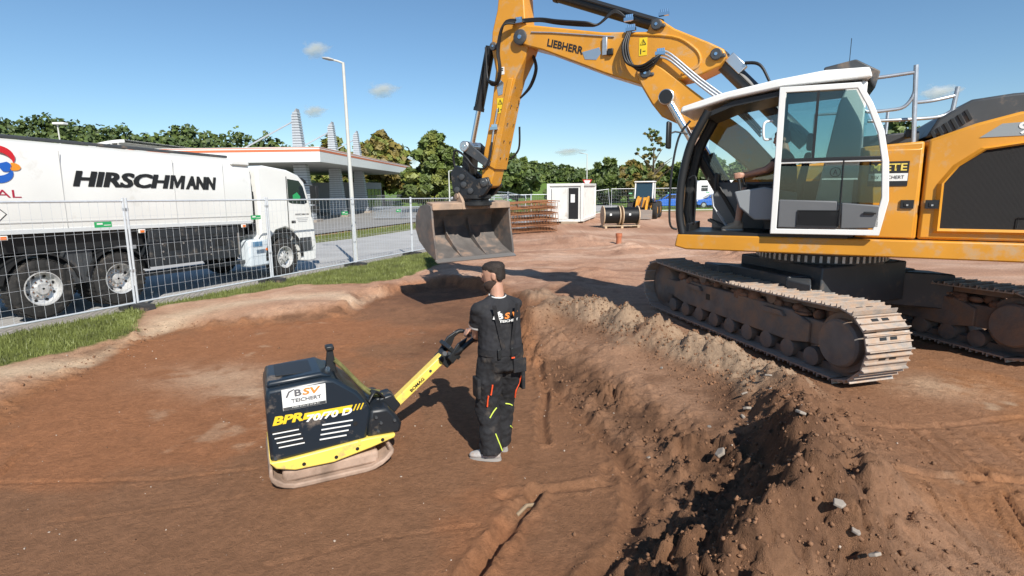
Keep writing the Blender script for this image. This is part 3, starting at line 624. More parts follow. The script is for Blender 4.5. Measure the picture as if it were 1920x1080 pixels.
# open door folded back along the body
DY = 1.56
DO = [(.63, 1.62), (.64, 3.44), (-.22, 3.42), (-.36, 3.18), (-.50, 2.86), (-.58, 2.50), (-.62, 2.05), (-.56, 1.63)]
door = MB()
def ringpoly(mb, outer, inner, y0, y1):
    n_ = len(outer); vs = [(x, y0, z) for x, z in outer]+[(x, y1, z) for x, z in outer]+[(x, y1, z) for x, z in inner]+[(x, y0, z) for x, z in inner]
    mb.add(vs, [(k*n_+i, ((k+1) % 4)*n_+i, ((k+1) % 4)*n_+(i+1) % n_, k*n_+(i+1) % n_) for k in range(4) for i in range(n_)])
dcx, dcz = .02, 2.53
DI = [(dcx+(x-dcx)*.88, dcz+(z-dcz)*.925) for x, z in DO]
ringpoly(door, DO, DI, DY-.03, DY+.03); door.box((.02, DY, 2.52), (1.12, .035, .03))
DR = door.build('cab_door', WHT, EXC, 40, bevel=.008)
MB().prism([(.56, 2.56), (.56, 3.36), (-.18, 3.34), (-.42, 2.86), (-.51, 2.56)], DY-.005, DY+.005).build('door_window', GLD, DR, 0)
MB().prism([(.56, 2.03), (.56, 2.48), (-.52, 2.46), (-.55, 2.02)], DY-.005, DY+.005).build('door_window', GLD, DR, 0)
MB().box((.21, DY+.01, 2.95), (.03, .03, .82)).build('window_divider', BLK, DR, 0)
MB().box((.02, DY+.012, 2.55), (1.08, .03, .04)).build('window_rail', BLK, DR, 30, bevel=.006)
pn = MB(); pn.prism([(.55, 1.70), (.55, 2.06), (-.1, 2.04), (-.12, 1.70)], DY-.02, DY+.04); pn.prism([(-.15, 1.70), (-.14, 2.02), (-.54, 1.99), (-.55, 1.72)], DY-.02, DY+.03)
pn.build('door_panel', MGR, DR, 30, bevel=.015)
net = MB()
for k in range(15):
    x = .32-.44*k/14; net.tube([(x, DY+.05, 1.74), (min(.32, x+.10), DY+.055, 1.92)], .003, 4); net.tube([(x, DY+.052, 1.74), (max(-.12, x-.10), DY+.057, 1.92)], .003, 4)
net.tube([(.33, DY+.05, 1.92), (-.13, DY+.05, 1.92), (-.13, DY+.05, 1.73), (.33, DY+.05, 1.73), (.33, DY+.05, 1.92)], .005, 5); net.build('net_pocket', BLK, DR, 0)
MB().box((.1, DY+.043, 1.83), (.46, .004, .2)).build('pocket_back', BLK, DR, 0)
MB().tube([(-.12, DY+.05, 2.53), (-.13, DY+.06, 1.75)], .009, 6).build('lock_rod', BLK, DR)
MB().box((-.44, DY+.05, 1.9), (.13, .02, .03)).build('door_handle', BLK, DR, 30, bevel=.008)
MB().tube([(.70, 1.47, 2.83), (.78, 1.53, 2.83), (.79, 1.53, 3.02), (.70, 1.47, 3.05)], .016, 8, smooth=4).build('grab_handle', WHT, EXC, 60)
MB().tube([(1.84, 1.47, 1.64), (1.93, 1.53, 1.75), (1.93, 1.53, 2.4), (1.86, 1.50, 2.9), (1.72, 1.47, 3.12)], .015, 8, smooth=5).build('front_rail', BLK, EXC, 60)
MB().tube([(1.62, 1.47, 1.72), (1.60, 1.49, 1.78), (1.60, 1.49, 2.3), (1.64, 1.47, 2.38), (1.7, 1.47, 2.35)], .012, 8, smooth=4).build('entry_rail', BLK, EXC, 60)
mr_ = MB(); mr_.tube([(1.75, 1.46, 2.95), (1.9, 1.55, 2.98), (1.97, 1.6, 2.95)], .012, 6); mr_.build('mirror_bracket', BLK, EXC); MB().box((1.97, 1.62, 2.93), (.05, .17, .36)).build('mirror', BLK, EXC, 30, bevel=.02)
# hire sign on the body
sg_ = MB().box((-.60, 1.43, 2.36), (.40, .008, .29)).build('hire_sign', BLK, EXC, 0)
text('sign_lettering', 'MIETE', mat('sign_gold', (.75, .58, .12), .5), sg_, (-.42, 1.4345, 2.395), (-1, 0, 0), (0, 0, 1), .36, .085, bold=.02)
MB().box((-.60, 1.4355, 2.32), (.39, .003, .09)).build('sign_panel', WHT, sg_, 0)
text('sign_lettering', 'BSV TEICHERT', BLK, sg_, (-.43, 1.4375, 2.30), (-1, 0, 0), (0, 0, 1), .33, .04)
text('door_mark', 'A', BLK, DR, (-.02, DY+.008, 2.36), (-1, 0, 0), (0, 0, 1), .05, .06); 
mb = MB(); mb.tube([(-.045+.055*math.cos(a), DY+.01, 2.39+.055*math.sin(a)) for a in np.linspace(0, 6.283, 25)], .004, 5); mb.build('door_mark_ring', BLK, DR)

# ---- boom, stick, cylinders (local x forward, z up)
def pin(parent, x, z, y0, y1, r, m=DGR, nm='pin'):
    o = MB().lathe([(r*.6, y0), (r, y0+.01), (r, y1-.012), (r*.85, y1)], (x, 0, z), 'y', 18).build(nm, m, parent)
    MB().lathe([(r*.3, y1), (r*.28, y1+.008)], (x, 0, z), 'y', 10).build('pin_cap', CHR, o if parent is EXC else parent); return o
def cylinder(a, b, frac, r, rr, y, nm, m=DGR):
    A, B = Vector((a[0], y, a[1])), Vector((b[0], y, b[1])); Mi = A.lerp(B, frac); d = (B-A).normalized()
    o = MB().cyl(A, Mi, r, n=20).cyl(Mi-d*.05, Mi+d*.02, r*1.12, n=20).build(nm, m, EXC)
    MB().cyl(Mi, B, rr, n=14).build('piston_rod', CHR, o); MB().cyl(B-Vector((0, r*.9, 0)), B+Vector((0, r*.9, 0)), r*1.05, n=18).build('rod_eye', m, o)
    MB().tube([A.lerp(B, .05)+Vector((0, r+.02, r*.4)), A.lerp(Mi, .95)+Vector((0, r+.02, r*.4))], .014, 6).build('cylinder_pipe', BLK, o); return o
lb = MB().prism([(2.76, 4.20), (2.55, 4.20), (2.37, 4.07), (1.74, 3.56), (1.11, 3.06), (.6, 2.5), (.12, 2.12), (.04, 1.92), (.18, 1.74), (.4, 1.78), (.8, 2.2), (1.08, 2.5), (1.37, 2.75), (1.77, 3.05), (1.93, 3.12), (2.38, 3.34), (2.55, 3.55), (2.74, 3.86), (2.82, 4.05)], -.31, .31).build('lower_boom', YEL, EXC, 30, bevel=.03)
UB = [(4.82, 5.06), (4.6, 5.02), (3.4, 4.75), (2.67, 4.66), (2.6, 4.80), (2.48, 4.83), (2.24, 4.65), (1.69, 4.37), (1.5, 4.26), (1.45, 4.16), (1.54, 4.03), (1.82, 3.92), (2.2, 3.87), (2.41, 3.8), (2.62, 3.82), (2.72, 3.86), (3.35, 4.10), (4.48, 4.60), (4.78, 4.70), (4.98, 4.80), (5.02, 4.92), (4.96, 5.02)]
ub = MB().prism(UB, -.27, .27).build('upper_boom', YEL, EXC, 30, bevel=.025)
PANEL = [(2.95, 4.66), (2.26, 4.53), (1.97, 4.36), (1.84, 4.20), (1.86, 4.05), (2.1, 3.96)]
mb = MB(); mb.tube([(x, .272, z) for x, z in PANEL], .022, 8, smooth=4); mb.build('weld_rib', YEL, ub)
text('brand_lettering', 'LIEBHERR', BLK, ub, (4.40, .272, 4.655), (-.949, 0, -.314), (-.10, 0, .995), .69, .125, shear=.1, bold=.03)
for (x, z) in ((2.51, 4.735), (1.60, 4.19), (2.66, 4.03)):
    pin(ub, x, z, -.36, .34, .085); MB().box((x-.09, .305, z-.03), (.10, .05, .06)).build('pin_lock', DGR, ub, 30, bevel=.02)
MB().box((3.35, .29, 4.52), (.08, .04, .28)).build('bracket', STL, ub, 30, bevel=.006); MB().box((3.25, .30, 4.42), (.09, .06, .10)).build('sensor_box', BLK, ub, 30, bevel=.01)
MB().prism([(3.75, 4.48), (3.7, 4.36), (3.5, 4.33), (3.42, 4.42), (3.45, 4.52), (3.6, 4.50)], .271, .276).build('worn_patch', ALU, ub, 0)
ws = mat('warning_yellow', (.80, .58, .02), .5)
def warning(parent, x, z, y):
    o = MB().box((x, y, z), (.13, .004, .27)).build('warning_label', ws, parent, 0)
    MB().tube([(x-.045, y+.005, z+.03), (x+.045, y+.005, z+.03), (x, y+.005, z+.11), (x-.045, y+.005, z+.03)], .005, 4).tube([(x, y+.005, z+.045), (x, y+.005, z+.085)], .005, 4).build('warning_symbol', BLK, o, 0)
    MB().box((x-.02, y+.004, z-.07), (.045, .003, .012)).box((x+.035, y+.004, z-.07), (.015, .003, .08)).build('warning_symbol', BLK, o, 0)
warning(ub, 2.72, 4.44, .273)
cylinder((.30, 2.85), (1.60, 4.19), .985, .125, .08, .0, 'adjusting_cylinder'); 
MB().box((1.33, .10, 4.06), (.30, .12, .16), Matrix.Rotation(-.8, 3, 'Y')).build('valve_block', ALU, EXC, 30, bevel=.01)
for y in (.42, -.42): cylinder((1.15, 1.75), (2.28, 3.61), .52, .10, .06, y, 'hoist_cylinder', BLK); 
pin(lb, 2.28, 3.61, -.50, .50, .12, ALU, 'hoist_pin')
cylinder((2.51, 4.78), (4.98, 5.80), .74, .105, .065, 0, 'stick_cylinder', BLK)
ST = [(5.30, 6.25), (5.0, 6.2), (4.90, 5.8), (4.85, 5.04), (4.78, 4.72), (4.88, 4.5), (5.05, 4.22), (5.24, 3.66), (5.38, 3.16), (5.55, 2.53), (5.62, 2.28), (5.74, 2.24), (5.84, 2.36), (5.76, 2.93), (5.60, 3.56), (5.47, 4.37), (5.55, 4.78), (5.53, 5.05), (5.42, 5.4)]
sk = MB().prism(ST, -.20, .20).build('stick', YEL, EXC, 30, bevel=.02)
MB().prism([(5.10, 4.20), (5.20, 4.21), (5.62, 2.66), (5.50, 2.60)], -.23, .23).build('stick_underplate', YEL, sk, 30, bevel=.008)
bo = MB().lathe([(.016, 0), (.014, .01)], (0, 0, 0), 'x', 8).mesh('plate_bolt', DGR)
for k in range(5):
    for y in (-.12, .12):
        f_ = .08+.2*k; o = obj('plate_bolt', bo, sk, (5.085+.41*f_-.005, y, 4.18-1.56*f_)); o.rotation_euler = (0, 2.88, 0)
pin(sk, 4.92, 4.87, -.32, .30, .13); pin(sk, 5.50, 4.80, -.24, .24, .075); pin(sk, 5.74, 2.36, -.27, .27, .085); pin(sk, 5.66, 2.72, -.25, .25, .06)
warning(sk, 5.38, 3.75, .204); MB().prism([(5.30, 4.15), (5.33, 3.95), (5.42, 3.93), (5.45, 4.1), (5.38, 4.22)], .201, .206).build('worn_patch', ALU, sk, 0)
MB().box((5.33, .203, 4.36), (.09, .004, .13)).build('marker_plate', WHT, sk, 0); text('marker_lettering', 'F', BLK, sk, (5.355, .2055, 4.325), (-1, 0, 0), (0, 0, 1), .05, .08, bold=.03)
cylinder((5.68, 4.86), (6.15, 3.05), .62, .095, .05, 0, 'bucket_cylinder', BLK)
J = (6.15, 3.05)
for y in (-.24, .24):
    MB().prism([(J[0]+.08, J[1]+.05), (J[0]-.04, J[1]+.10), (5.60, 2.76), (5.62, 2.66), (5.72, 2.66), (J[0]+.07, J[1]-.07)], y-.025, y+.025).build('tipping_lever', DGR, EXC, 30, bevel=.012)
MB().prism([(J[0]+.09, J[1]+.04), (J[0]-.08, J[1]+.04), (6.14, 2.5), (6.32, 2.42)], -.17, .17).build('tipping_link', BLK, EXC, 30, bevel=.02)
pin(EXC, J[0], J[1], -.30, .30, .10, ALU, 'link_pin')
qc = MB()
for y in (-.19, .19): qc.prism([(6.52, 2.56), (6.40, 2.70), (6.20, 2.62), (5.95, 2.42), (5.66, 2.46), (5.60, 2.30), (5.75, 2.12), (6.0, 2.02), (6.28, 1.98), (6.48, 2.2)], y-.05, y+.05)
qc.box((6.1, 0, 2.2), (.5, .36, .22)); QC = qc.build('quick_coupler', BLKD, EXC, 30, bevel=.015)
for x, z in ((6.24, 2.47), (5.74, 2.34), (6.36, 2.22), (6.05, 2.2), (6.2, 2.32)): MB().lathe([(.055, -.27), (.06, .27), (.03, .28)], (x, 0, z), 'y', 14).build('coupler_pin', DGR, QC)
MB().lathe([(.26, 1.90), (.30, 1.92), (.30, 1.98), (.24, 2.0), (.24, 2.03), (.29, 2.05), (.29, 2.12), (.2, 2.14)], (6.06, 0, 0), 'z', 28).build('rotator', BLK, EXC)
# bucket: own frame, x out of its mouth
BW = .90
bp_ = [(.06, .96), (-.12, 1.02), (-.42, .98), (-.62, .78), (-.66, .52), (-.52, .28), (-.18, .08), (.16, -.06)]
bi_ = [(x+.018, z-.0) for x, z in bp_]
bk = MB(); prof = bp_+[(.17, -.035), (-.17, .105), (-.49, .30), (-.62, .53), (-.585, .76), (-.40, .945), (-.12, .985), (.06, .925)]
n_ = len(prof); vs = [(x, -BW, z) for x, z in prof]+[(x, BW, z) for x, z in prof]
bk.add(vs, [(i, (i+1) % n_, n_+(i+1) % n_, n_+i) for i in range(n_)])
for y in (-BW, BW): bk.prism([(.06, .98), (-.12, 1.02), (-.42, .98), (-.62, .78), (-.66, .52), (-.52, .28), (-.18, .08), (.18, -.05), (.20, .02), (.10, .55)], y-.02, y+.02)
bpos = (6.18, .05, .94); BK = bk.build('bucket', BKT, EXC, 30, bevel=.006, loc=bpos, rz=R_(153))
MB().prism([(.10, .90), (.10, 1.03), (-.16, 1.06), (-.2, .96)], -BW, BW).build('bucket_top_beam', BKTD, BK, 30, bevel=.012)
MB().prism([(.15, -.065), (.26, -.10), (.27, -.085), (.16, -.03)], -BW-.02, BW+.02).build('cutting_edge', mat('edge_steel', (.42, .40, .38), .4, metal=.7, dirt=DUST, da=.2), BK, 0)
for y in (-BW*.36, BW*.28): MB().prism([(.14, -.03), (-.17, .11), (-.49, .31), (-.60, .53), (-.57, .70), (-.45, .42), (-.13, .17), (.15, -.01)], y-.012, y+.012).build('bucket_rib', BKT, BK, 0)
for y in (-.22, .22):
    e = MB().prism([(.12, .90), (.10, 1.05), (-.05, 1.24), (-.17, 1.25), (-.25, 1.15), (-.45, 1.0), (-.1, .95)], y-.03, y+.03).build('bucket_ear', BKTD, BK, 30, bevel=.01)
    MB().lathe([(.06, -.06), (.065, .06), (.05, .065)], (-.10, y, 1.16), 'y', 16).build('ear_pin', BKTD, e)
# hoses
def hose(pts, r=.02, nm='hose', m=HOSE): return MB().tube(pts, r, 8, smooth=6).build(nm, m, EXC, 60)
for k in range(3):
    dy = .03*k; dz = .03*k
    hose([(4.98+.02*k, .30, 5.16-dz), (5.2, .34+dy, 5.12-dz), (5.32, .33+dy, 4.7), (5.30, .31+dy, 4.35), (5.38, .26+dy, 4.16), (5.52, .26+dy, 4.12+dz), (5.62, .25, 4.28), (5.66, .22, 4.6+.1*k)], .019)
    hose([(2.92+.02*k, .30, 4.70), (2.95+.03*k, .36+dy, 4.45), (2.88+.03*k, .36+dy, 4.2), (2.72, .36+dy, 4.06+dz), (2.52, .36+dy, 4.14+dz), (2.42, .36, 4.28)], .021)
    hose([(4.95, .22, 5.13+.02*k), (4.55, .24, 5.09+.02*k), (4.2, .22+dy, 5.00+.02*k), (3.7, .22+dy, 4.90+.02*k), (3.5, .2, 4.9), (3.25, .15, 5.05+.02*k), (3.05, .12, 4.95)], .019)
    hose([(1.2, .12+dy, 4.05), (1.0, .14+dy, 4.0), (.85, .15+dy, 3.75), (.6, .15+dy, 3.2)], .019)
    hose([(4.85, -.05-dy, 4.66), (4.80, -.1-dy, 4.40), (4.92, -.1-dy, 4.1), (5.12, -.1, 3.9)], .019)
for k, dz in enumerate((0, .05, -.05)):
    MB().tube([(2.42, .36, 4.28+dz), (2.25, .37, 4.2+dz), (1.8, .37, 3.80+dz), (1.2, .37, 3.32+dz), (.9, .36, 3.0+dz)], .018, 8, smooth=4).build('boom_pipe', STL, EXC, 60)
MB().tube([(4.7, .28, 4.92), (4.3, .28, 4.86), (3.2, .28, 4.65)], .012, 6).build('boom_pipe', STL, EXC); MB().tube([(5.43, .22, 3.7), (5.52, .22, 3.3), (5.55, .23, 3.1)], .02, 8).build('stick_pipe', ALU, EXC)
hose([(5.55, .24, 3.1), (5.60, .26, 2.8), (5.72, .28, 2.62), (5.95, .26, 2.66), (6.15, .26, 2.86), (6.38, .24, 2.98), (6.45, .2, 2.75), (6.35, .18, 2.55)], .022)
hose([(5.2, -.22, 3.4), (5.25, -.28, 3.0), (5.42, -.26, 2.8)], .02)
for (x, y, z) in ((2.42, .36, 4.29), (2.92, .30, 4.72), (4.95, .27, 5.13), (3.0, .14, 4.92), (5.5, .23, 3.35), (2.45, .1, 4.93)):
    mb = MB()
    for k in range(4): mb.cyl((x+.03*k-.05, y, z), (x+.03*k-.05, y, z+.07), .022, n=8); 
    mb.box((x, y, z), (.16, .06, .05)); mb.build('hose_fitting', CHR, EXC, 30)
# ================= VIBRATORY PLATE =================
CA = R_(26); _u = np.array([math.cos(CA), math.sin(CA), 0]); _n = np.array([-_u[1], _u[0], 0]); _c = onz(590, 907, PZ)+.19*_u+.33*_n
CA = math.atan2(_u[1], _u[0]); cz0 = hz(_c[0], _c[1])
PLT = thing('plate_compactor', (_c[0], _c[1], PZ), CA, 'black and yellow vibratory plate compactor standing on the damp soil of the dig', 'compactor')
MUDP = mat('muddy_plate', (.30, .21, .155), .75, var=.25, vs=6, dirt=(.46, .33, .25), ds=4, da=.6)
HOOD = mat('hood_blue_black', (.012, .020, .030), .33, dirt=(.30, .23, .17), ds=3.5, da=.14)
mb = MB(); prof = [(-.525, .215), (-.532, .16), (-.52, .105), (-.485, .06), (-.43, .028), (-.36, .006), (-.28, .0), (.24, .0), (.32, .010), (.39, .038), (.45, .08), (.49, .125), (.495, .165), (.46, .22), (.44, .20), (.46, .15), (.40, .09), (.29, .045), (-.33, .045), (-.42, .07), (-.50, .14), (-.50, .215)]
mb.prism(prof, -.35, .35); mb.build('base_plate', MUDP, PLT, 30, bevel=.012)
MB().box((-.03, 0, .10), (.8, .6, .12)).build('exciter_housing', MUDP, PLT, 30, bevel=.03)
bf = MB().prism([(-.52, .27), (-.475, .205), (-.33, .16), (-.02, .155), (.30, .215), (.51, .265), (.52, .30), (.27, .31), (-.40, .265)], -.335, .335).build('bumper_frame', YEL2, PLT, 30, bevel=.012)
for x, z in ((-.26, .20), (.0, .20), (.18, .235), (.40, .27)): MB().lathe([(.016, -.338), (.016, -.33)], (x, 0, z), 'y', 12).build('bolt_hole', BLK, bf)
MB().box((.20, -.338, .29), (.02, .01, .05)).build('frame_tab', YEL2, bf, 0)
hd = MB().prism([(-.51, .255), (-.505, .80), (-.49, .875), (-.05, .90), (.035, .885), (.215, .74), (.305, .61), (.325, .555), (.27, .29)], -.31, .31).build('hood', HOOD, PLT, 30, bevel=.028)
mb = MB(); mb.prism([(-.49, .87), (-.475, .92), (-.06, .94), (.03, .885), (-.05, .89)], -.24, .26); mb.build('hood_lid', HOOD, PLT, 30, bevel=.02)
MB().box((-.26, .02, .934), (.30, .34, .006)).build('lid_panel', BLK, hd, 30, bevel=.003)
MB().prism([(.315, .55), (.475, .545), (.56, .43), (.59, .37), (.57, .285), (.27, .295)], -.305, .305).build('rear_fender', BLKD, PLT, 30, bevel=.03)
for x, z in ((.36, .48), (.40, .42), (.37, .35), (.52, .42), (-.47, .29)): MB().lathe([(.013, -.325), (.013, -.305)], (x, 0, z), 'y', 8).build('hood_bolt', DGR, hd)
MB().lathe([(.02, -.316), (.02, -.30)], (.18, 0, .46), 'y', 12).build('grommet', BLK, hd)
N_ = -.3125
def sgn(nm, s, m, x, z, w_, h_, lift=.003, **k): return text(nm, s, m, hd, (x+.07, N_, z+.03), (1, 0, 0), (0, 0, 1), w_, h_, lift=lift, **k)
pl = MB(); pl.add([(-.38, N_-.001, .685), (-.045, N_-.001, .69), (-.04, N_-.001, .865), (-.38, N_-.001, .865)], [(0, 1, 2, 3)]); pl.build('name_plate', WHT, hd, 0)
MB().add([(-.378, N_-.003, .687), (-.047, N_-.003, .692), (-.047, N_-.003, .717), (-.378, N_-.003, .712)], [(0, 1, 2, 3)]).build('plate_strip', DGR, hd, 0)
OR = mat('sign_orange', (.80, .25, .05), .5); LG = mat('sign_grey', (.12, .12, .13), .5)
sgn('plate_lettering', 'SV', OR, -.295, .765, .145, .058, bold=.03, shear=.15, lift=.005); sgn('plate_lettering', 'B', LG, -.355, .765, .055, .058, bold=.03, lift=.005)
MB().add([(-.355, N_-.005, .795), (-.34, N_-.005, .795), (-.32, N_-.005, .835), (-.285, N_-.005, .852), (-.285, N_-.005, .860), (-.33, N_-.005, .845)], [(0, 1, 2, 3, 4, 5)]).build('digger_emblem', LG, hd, 0)
sgn('plate_lettering', 'TEICHERT', LG, -.385, .715, .235, .032, bold=.03, lift=.005); sgn('plate_lettering', 'Mobil: 0152 22 59 06 91', WHT, -.38, .670, .21, .012, lift=.006)
YL = mat('decal_yellow', (.80, .55, .03), .45)
sgn('model_lettering', 'BPR', YL, -.54, .545, .235, .075, bold=.045, shear=.25)
MB().add([(-.22, N_-.002, .635), (-.24, N_-.002, .58), (.14, N_-.002, .58), (.17, N_-.002, .635)], [(0, 1, 2, 3)]).build('decal_bar', YL, hd, 0)
for k in range(3): MB().add([(.165+.03*k, N_-.002, .58), (.177+.03*k, N_-.002, .58), (.205+.03*k, N_-.002, .635), (.193+.03*k, N_-.002, .635)], [(0, 1, 2, 3)]).build('decal_slash', YL, hd, 0)
sgn('model_lettering', '70/70 D', WHT, -.285, .525, .375, .062, bold=.035, shear=.22, lift=.006)
for k in range(4):  # white bars paint the sunlit edges of the vent slots
    MB().box((-.375+.012*k, N_, .505-.042*k), (.20, .006, .010), Matrix.Rotation(.0, 3, 'Y')).build('slot_lit_edge', WHT, hd, 0)
    MB().box((.035-.015*k, N_, .50-.042*k), (.25-.01*k, .006, .010), Matrix.Rotation(.03, 3, 'Y')).build('slot_lit_edge', WHT, hd, 0)
    MB().box((-.375+.012*k, N_, .517-.042*k), (.21, .004, .014), Matrix.Rotation(.0, 3, 'Y')).build('louvre_slot', BLK, hd, 0)
lug = MB(); lug.prism([(.0, .87), (.03, 1.07), (.075, 1.07), (.10, .82)], -.03, .03); lug.box((.05, 0, 1.08), (.07, .10, .04)); LU = lug.build('lifting_lug', BLK, PLT, 30, bevel=.01)
MB().lathe([(.02, -.045), (.02, -.03)], (.02, 0, .90), 'y', 12).build('lug_bolt', CHR, LU)
OLV = mat('olive_webbing', (.16, .15, .05), .9, var=.3, vs=20)
for y in (-.05, .05): MB().tube([(.08, y, .97), (.17, y*1.2, .86), (.28, y*1.5, .71), (.38, y*1.4, .60), (.48, y, .58)], .016, 6, smooth=4).build('lifting_strap', OLV, PLT, 60)
MB().prism([(.06, .88), (.31, .62), (.33, .59), (.08, .84)], -.24, .24).build('engine_cover', BLKD, PLT, 30, bevel=.01)
hc_ = MB()
for k in range(5): hc_.tube([(.32+.03*k, -.20+.07*k, .58), (.40, -.16+.07*k, .66-.02*k), (.50, -.08+.03*k, .54)], .012, 6, smooth=3)
hc_.build('cables', BLK, PLT, 60)
br_ = MB(); br_.box((.50, 0, .50), (.18, .16, .12)); br_.prism([(.42, .40), (.44, .56), (.56, .58), (.64, .46), (.56, .38)], -.10, .10); br_.build('handle_bracket', BLKD, PLT, 30, bevel=.015)
HZ = 0; HP = (.55, 0, .42); HH = (.64, 0, .46)
dirv = Vector((.42, 0, .33)).normalized(); rotY = Matrix.Rotation(-math.atan2(.33, .42), 3, 'Y')
hb = MB().box(Vector((.27, 0, .205)), (.70, .10, .085), rotY).build('handle_beam', YEL2, PLT, 30, bevel=.012, loc=HP, rz=HZ)
MB().prism([(-.05, -.05), (-.06, .06), (.02, .07), (.06, .02)], -.06, .06).build('handle_clevis', YEL2, hb, 30, bevel=.01)
ny_ = np.array([0, -1, 0]); xd = (dirv.x, 0, dirv.z); yd = (-dirv.z, 0, dirv.x)
text('handle_lettering', 'BOMAG', BLK, hb, np.array([.20, -.051, .14])+np.array(yd)*-.012, xd, yd, .17, .033, bold=.03)
MB().box(Vector((.13, 0, .145)), (.16, .07, .004), rotY).build('wear_pad', MGR, hb, 0)
MB().lathe([(.014, -.056), (.014, -.05)], (.40, 0, .31), 'y', 10).build('bolt', DGR, hb)
hh = MB(); hh.box((.47, 0, .36), (.10, .16, .13), rotY); hh.tube([(.48, -.07, .38), (.56, -.17, .46), (.68, -.19, .55), (.74, -.17, .56)], .024, 8, smooth=4); hh.tube([(.48, .07, .38), (.56, .17, .46), (.68, .19, .55), (.74, .17, .56)], .024, 8, smooth=4)
hh.prism([(.46, .40), (.56, .53), (.66, .58), (.60, .44), (.50, .34)], -.16, -.13); hh.prism([(.46, .40), (.56, .53), (.66, .58), (.60, .44), (.50, .34)], .13, .16); hh.box((.53, 0, .44), (.04, .28, .16), rotY)
hh.tube([(.74, -.18, .56), (.755, 0, .56), (.74, .18, .56)], .018, 10, smooth=4)
hh.build('handle_head', BLK, PLT, 40, bevel=.006, loc=HH, rz=HZ)
MB().cyl((.50, -.17, .50), (.50, -.20, .51), .022, n=12).cyl((.55, -.165, .50), (.55, -.185, .50), .014, n=10).build('control_knob', DGR, hb, 30)
MPLT = Matrix.Translation((_c[0], _c[1], PZ)) @ Matrix.Rotation(CA, 4, 'Z')
def grip(y): return MPLT @ (Matrix.Translation(HP) @ Matrix.Rotation(HZ, 4, 'Z')) @ Vector((.75+.09, y, .56+.04))

# ================= PEOPLE =================
SKN = mat('skin', (.46, .25, .17), .5, var=.08, vs=12); SKN.node_tree.nodes['Principled BSDF'].inputs['Subsurface Weight'].default_value = .08
HAIR = mat('dark_hair', (.022, .014, .010), .7, var=.4, vs=40, bump=.5, bs=120)
BEARD = mat('beard_stubble', (.05, .03, .022), .8, var=.3, vs=60)
CLO = mat('black_cloth', (.017, .017, .020), .85, var=.3, vs=7, bump=.25, bs=22, dirt=(.055, .05, .046), ds=4, da=.15); CLT = mat('trouser_cloth', (.012, .012, .014), .85, var=.3, vs=9, bump=.3, bs=35, dirt=(.075, .06, .048), ds=6, da=.22)
NAV = mat('navy_cloth', (.02, .022, .03), .85, var=.2, vs=8); SHOE = mat('grey_shoe', (.42, .40, .38), .7, var=.15, vs=14, dirt=DUST, ds=9, da=.3); TANS = mat('tan_shoe', (.34, .26, .19), .8, var=.15)
SOLE = mat('shoe_sole', (.30, .28, .26), .8); ORS = mat('orange_zip', (.85, .10, .03), .5); YLS = mat('yellow_piping', (.62, .75, .10), .5)
ftex = bpy.data.textures.new('folds', 'CLOUDS'); ftex.noise_scale = .085; ftex.noise_depth = 2
def organic(o, vox, it=4, fold=0.):
    r = o.modifiers.new('remesh', 'REMESH'); r.mode = 'VOXEL'; r.voxel_size = vox; r.use_smooth_shade = True
    s = o.modifiers.new('smooth', 'SMOOTH'); s.factor = .5; s.iterations = it
    if fold:
        d = o.modifiers.new('folds', 'DISPLACE'); d.texture = ftex; d.strength = fold; d.mid_level = .5; d.texture_coords = 'LOCAL'
    return o
def ik(S, W, a, b, pole):
    S, W = vec(S), vec(W); d = W-S; L = min(d.length, (a+b)*.995); d = d.normalized(); W2 = S+d*L
    q = (a*a-b*b+L*L)/(2*L); h_ = math.sqrt(max(a*a-q*q, 0)); p = vec(pole); p = (p-d*p.dot(d)).normalized()
    return S+d*q+p*h_, W2
def hand(mb, W, G, bar, side):
    """palm from wrist W to the bar at G, four fingers over the bar, thumb under it"""
    W, G, bar = vec(W), vec(G), vec(bar).normalized(); f = (G-W); f = (f-bar*f.dot(bar)).normalized(); upv = bar.cross(f)
    if upv.z < 0: upv = -upv
    base = G-f*.030+upv*.024
    mb.loft([(W, bar*.026, upv*.020), (W.lerp(base, .45), bar*.036, upv*.017), (base, bar*.042, upv*.014)])
    for i in range(4):
        o = base+bar*((i-1.5)*.0205); ln = (.9, 1.05, 1.0, .78)[i]
        mb.tube([o-f*.01, o+f*.026*ln, G+bar*((i-1.5)*.0205)+f*.036+upv*.006, G+bar*((i-1.5)*.0205)+f*.028-upv*.024*ln, G+bar*((i-1.5)*.0205)+f*.004-upv*.031*ln], [.0105, .0100, .0095, .0088, .0078], 8, smooth=3)
    t0 = W.lerp(base, .45)+bar*side*.03-upv*.008
    mb.tube([t0, t0+f*.028+bar*side*.012-upv*.014, G-f*.006-upv*.030+bar*side*.012, G+f*.018-upv*.034+bar*side*.002], [.014, .0125, .011, .0095], 8, smooth=3)
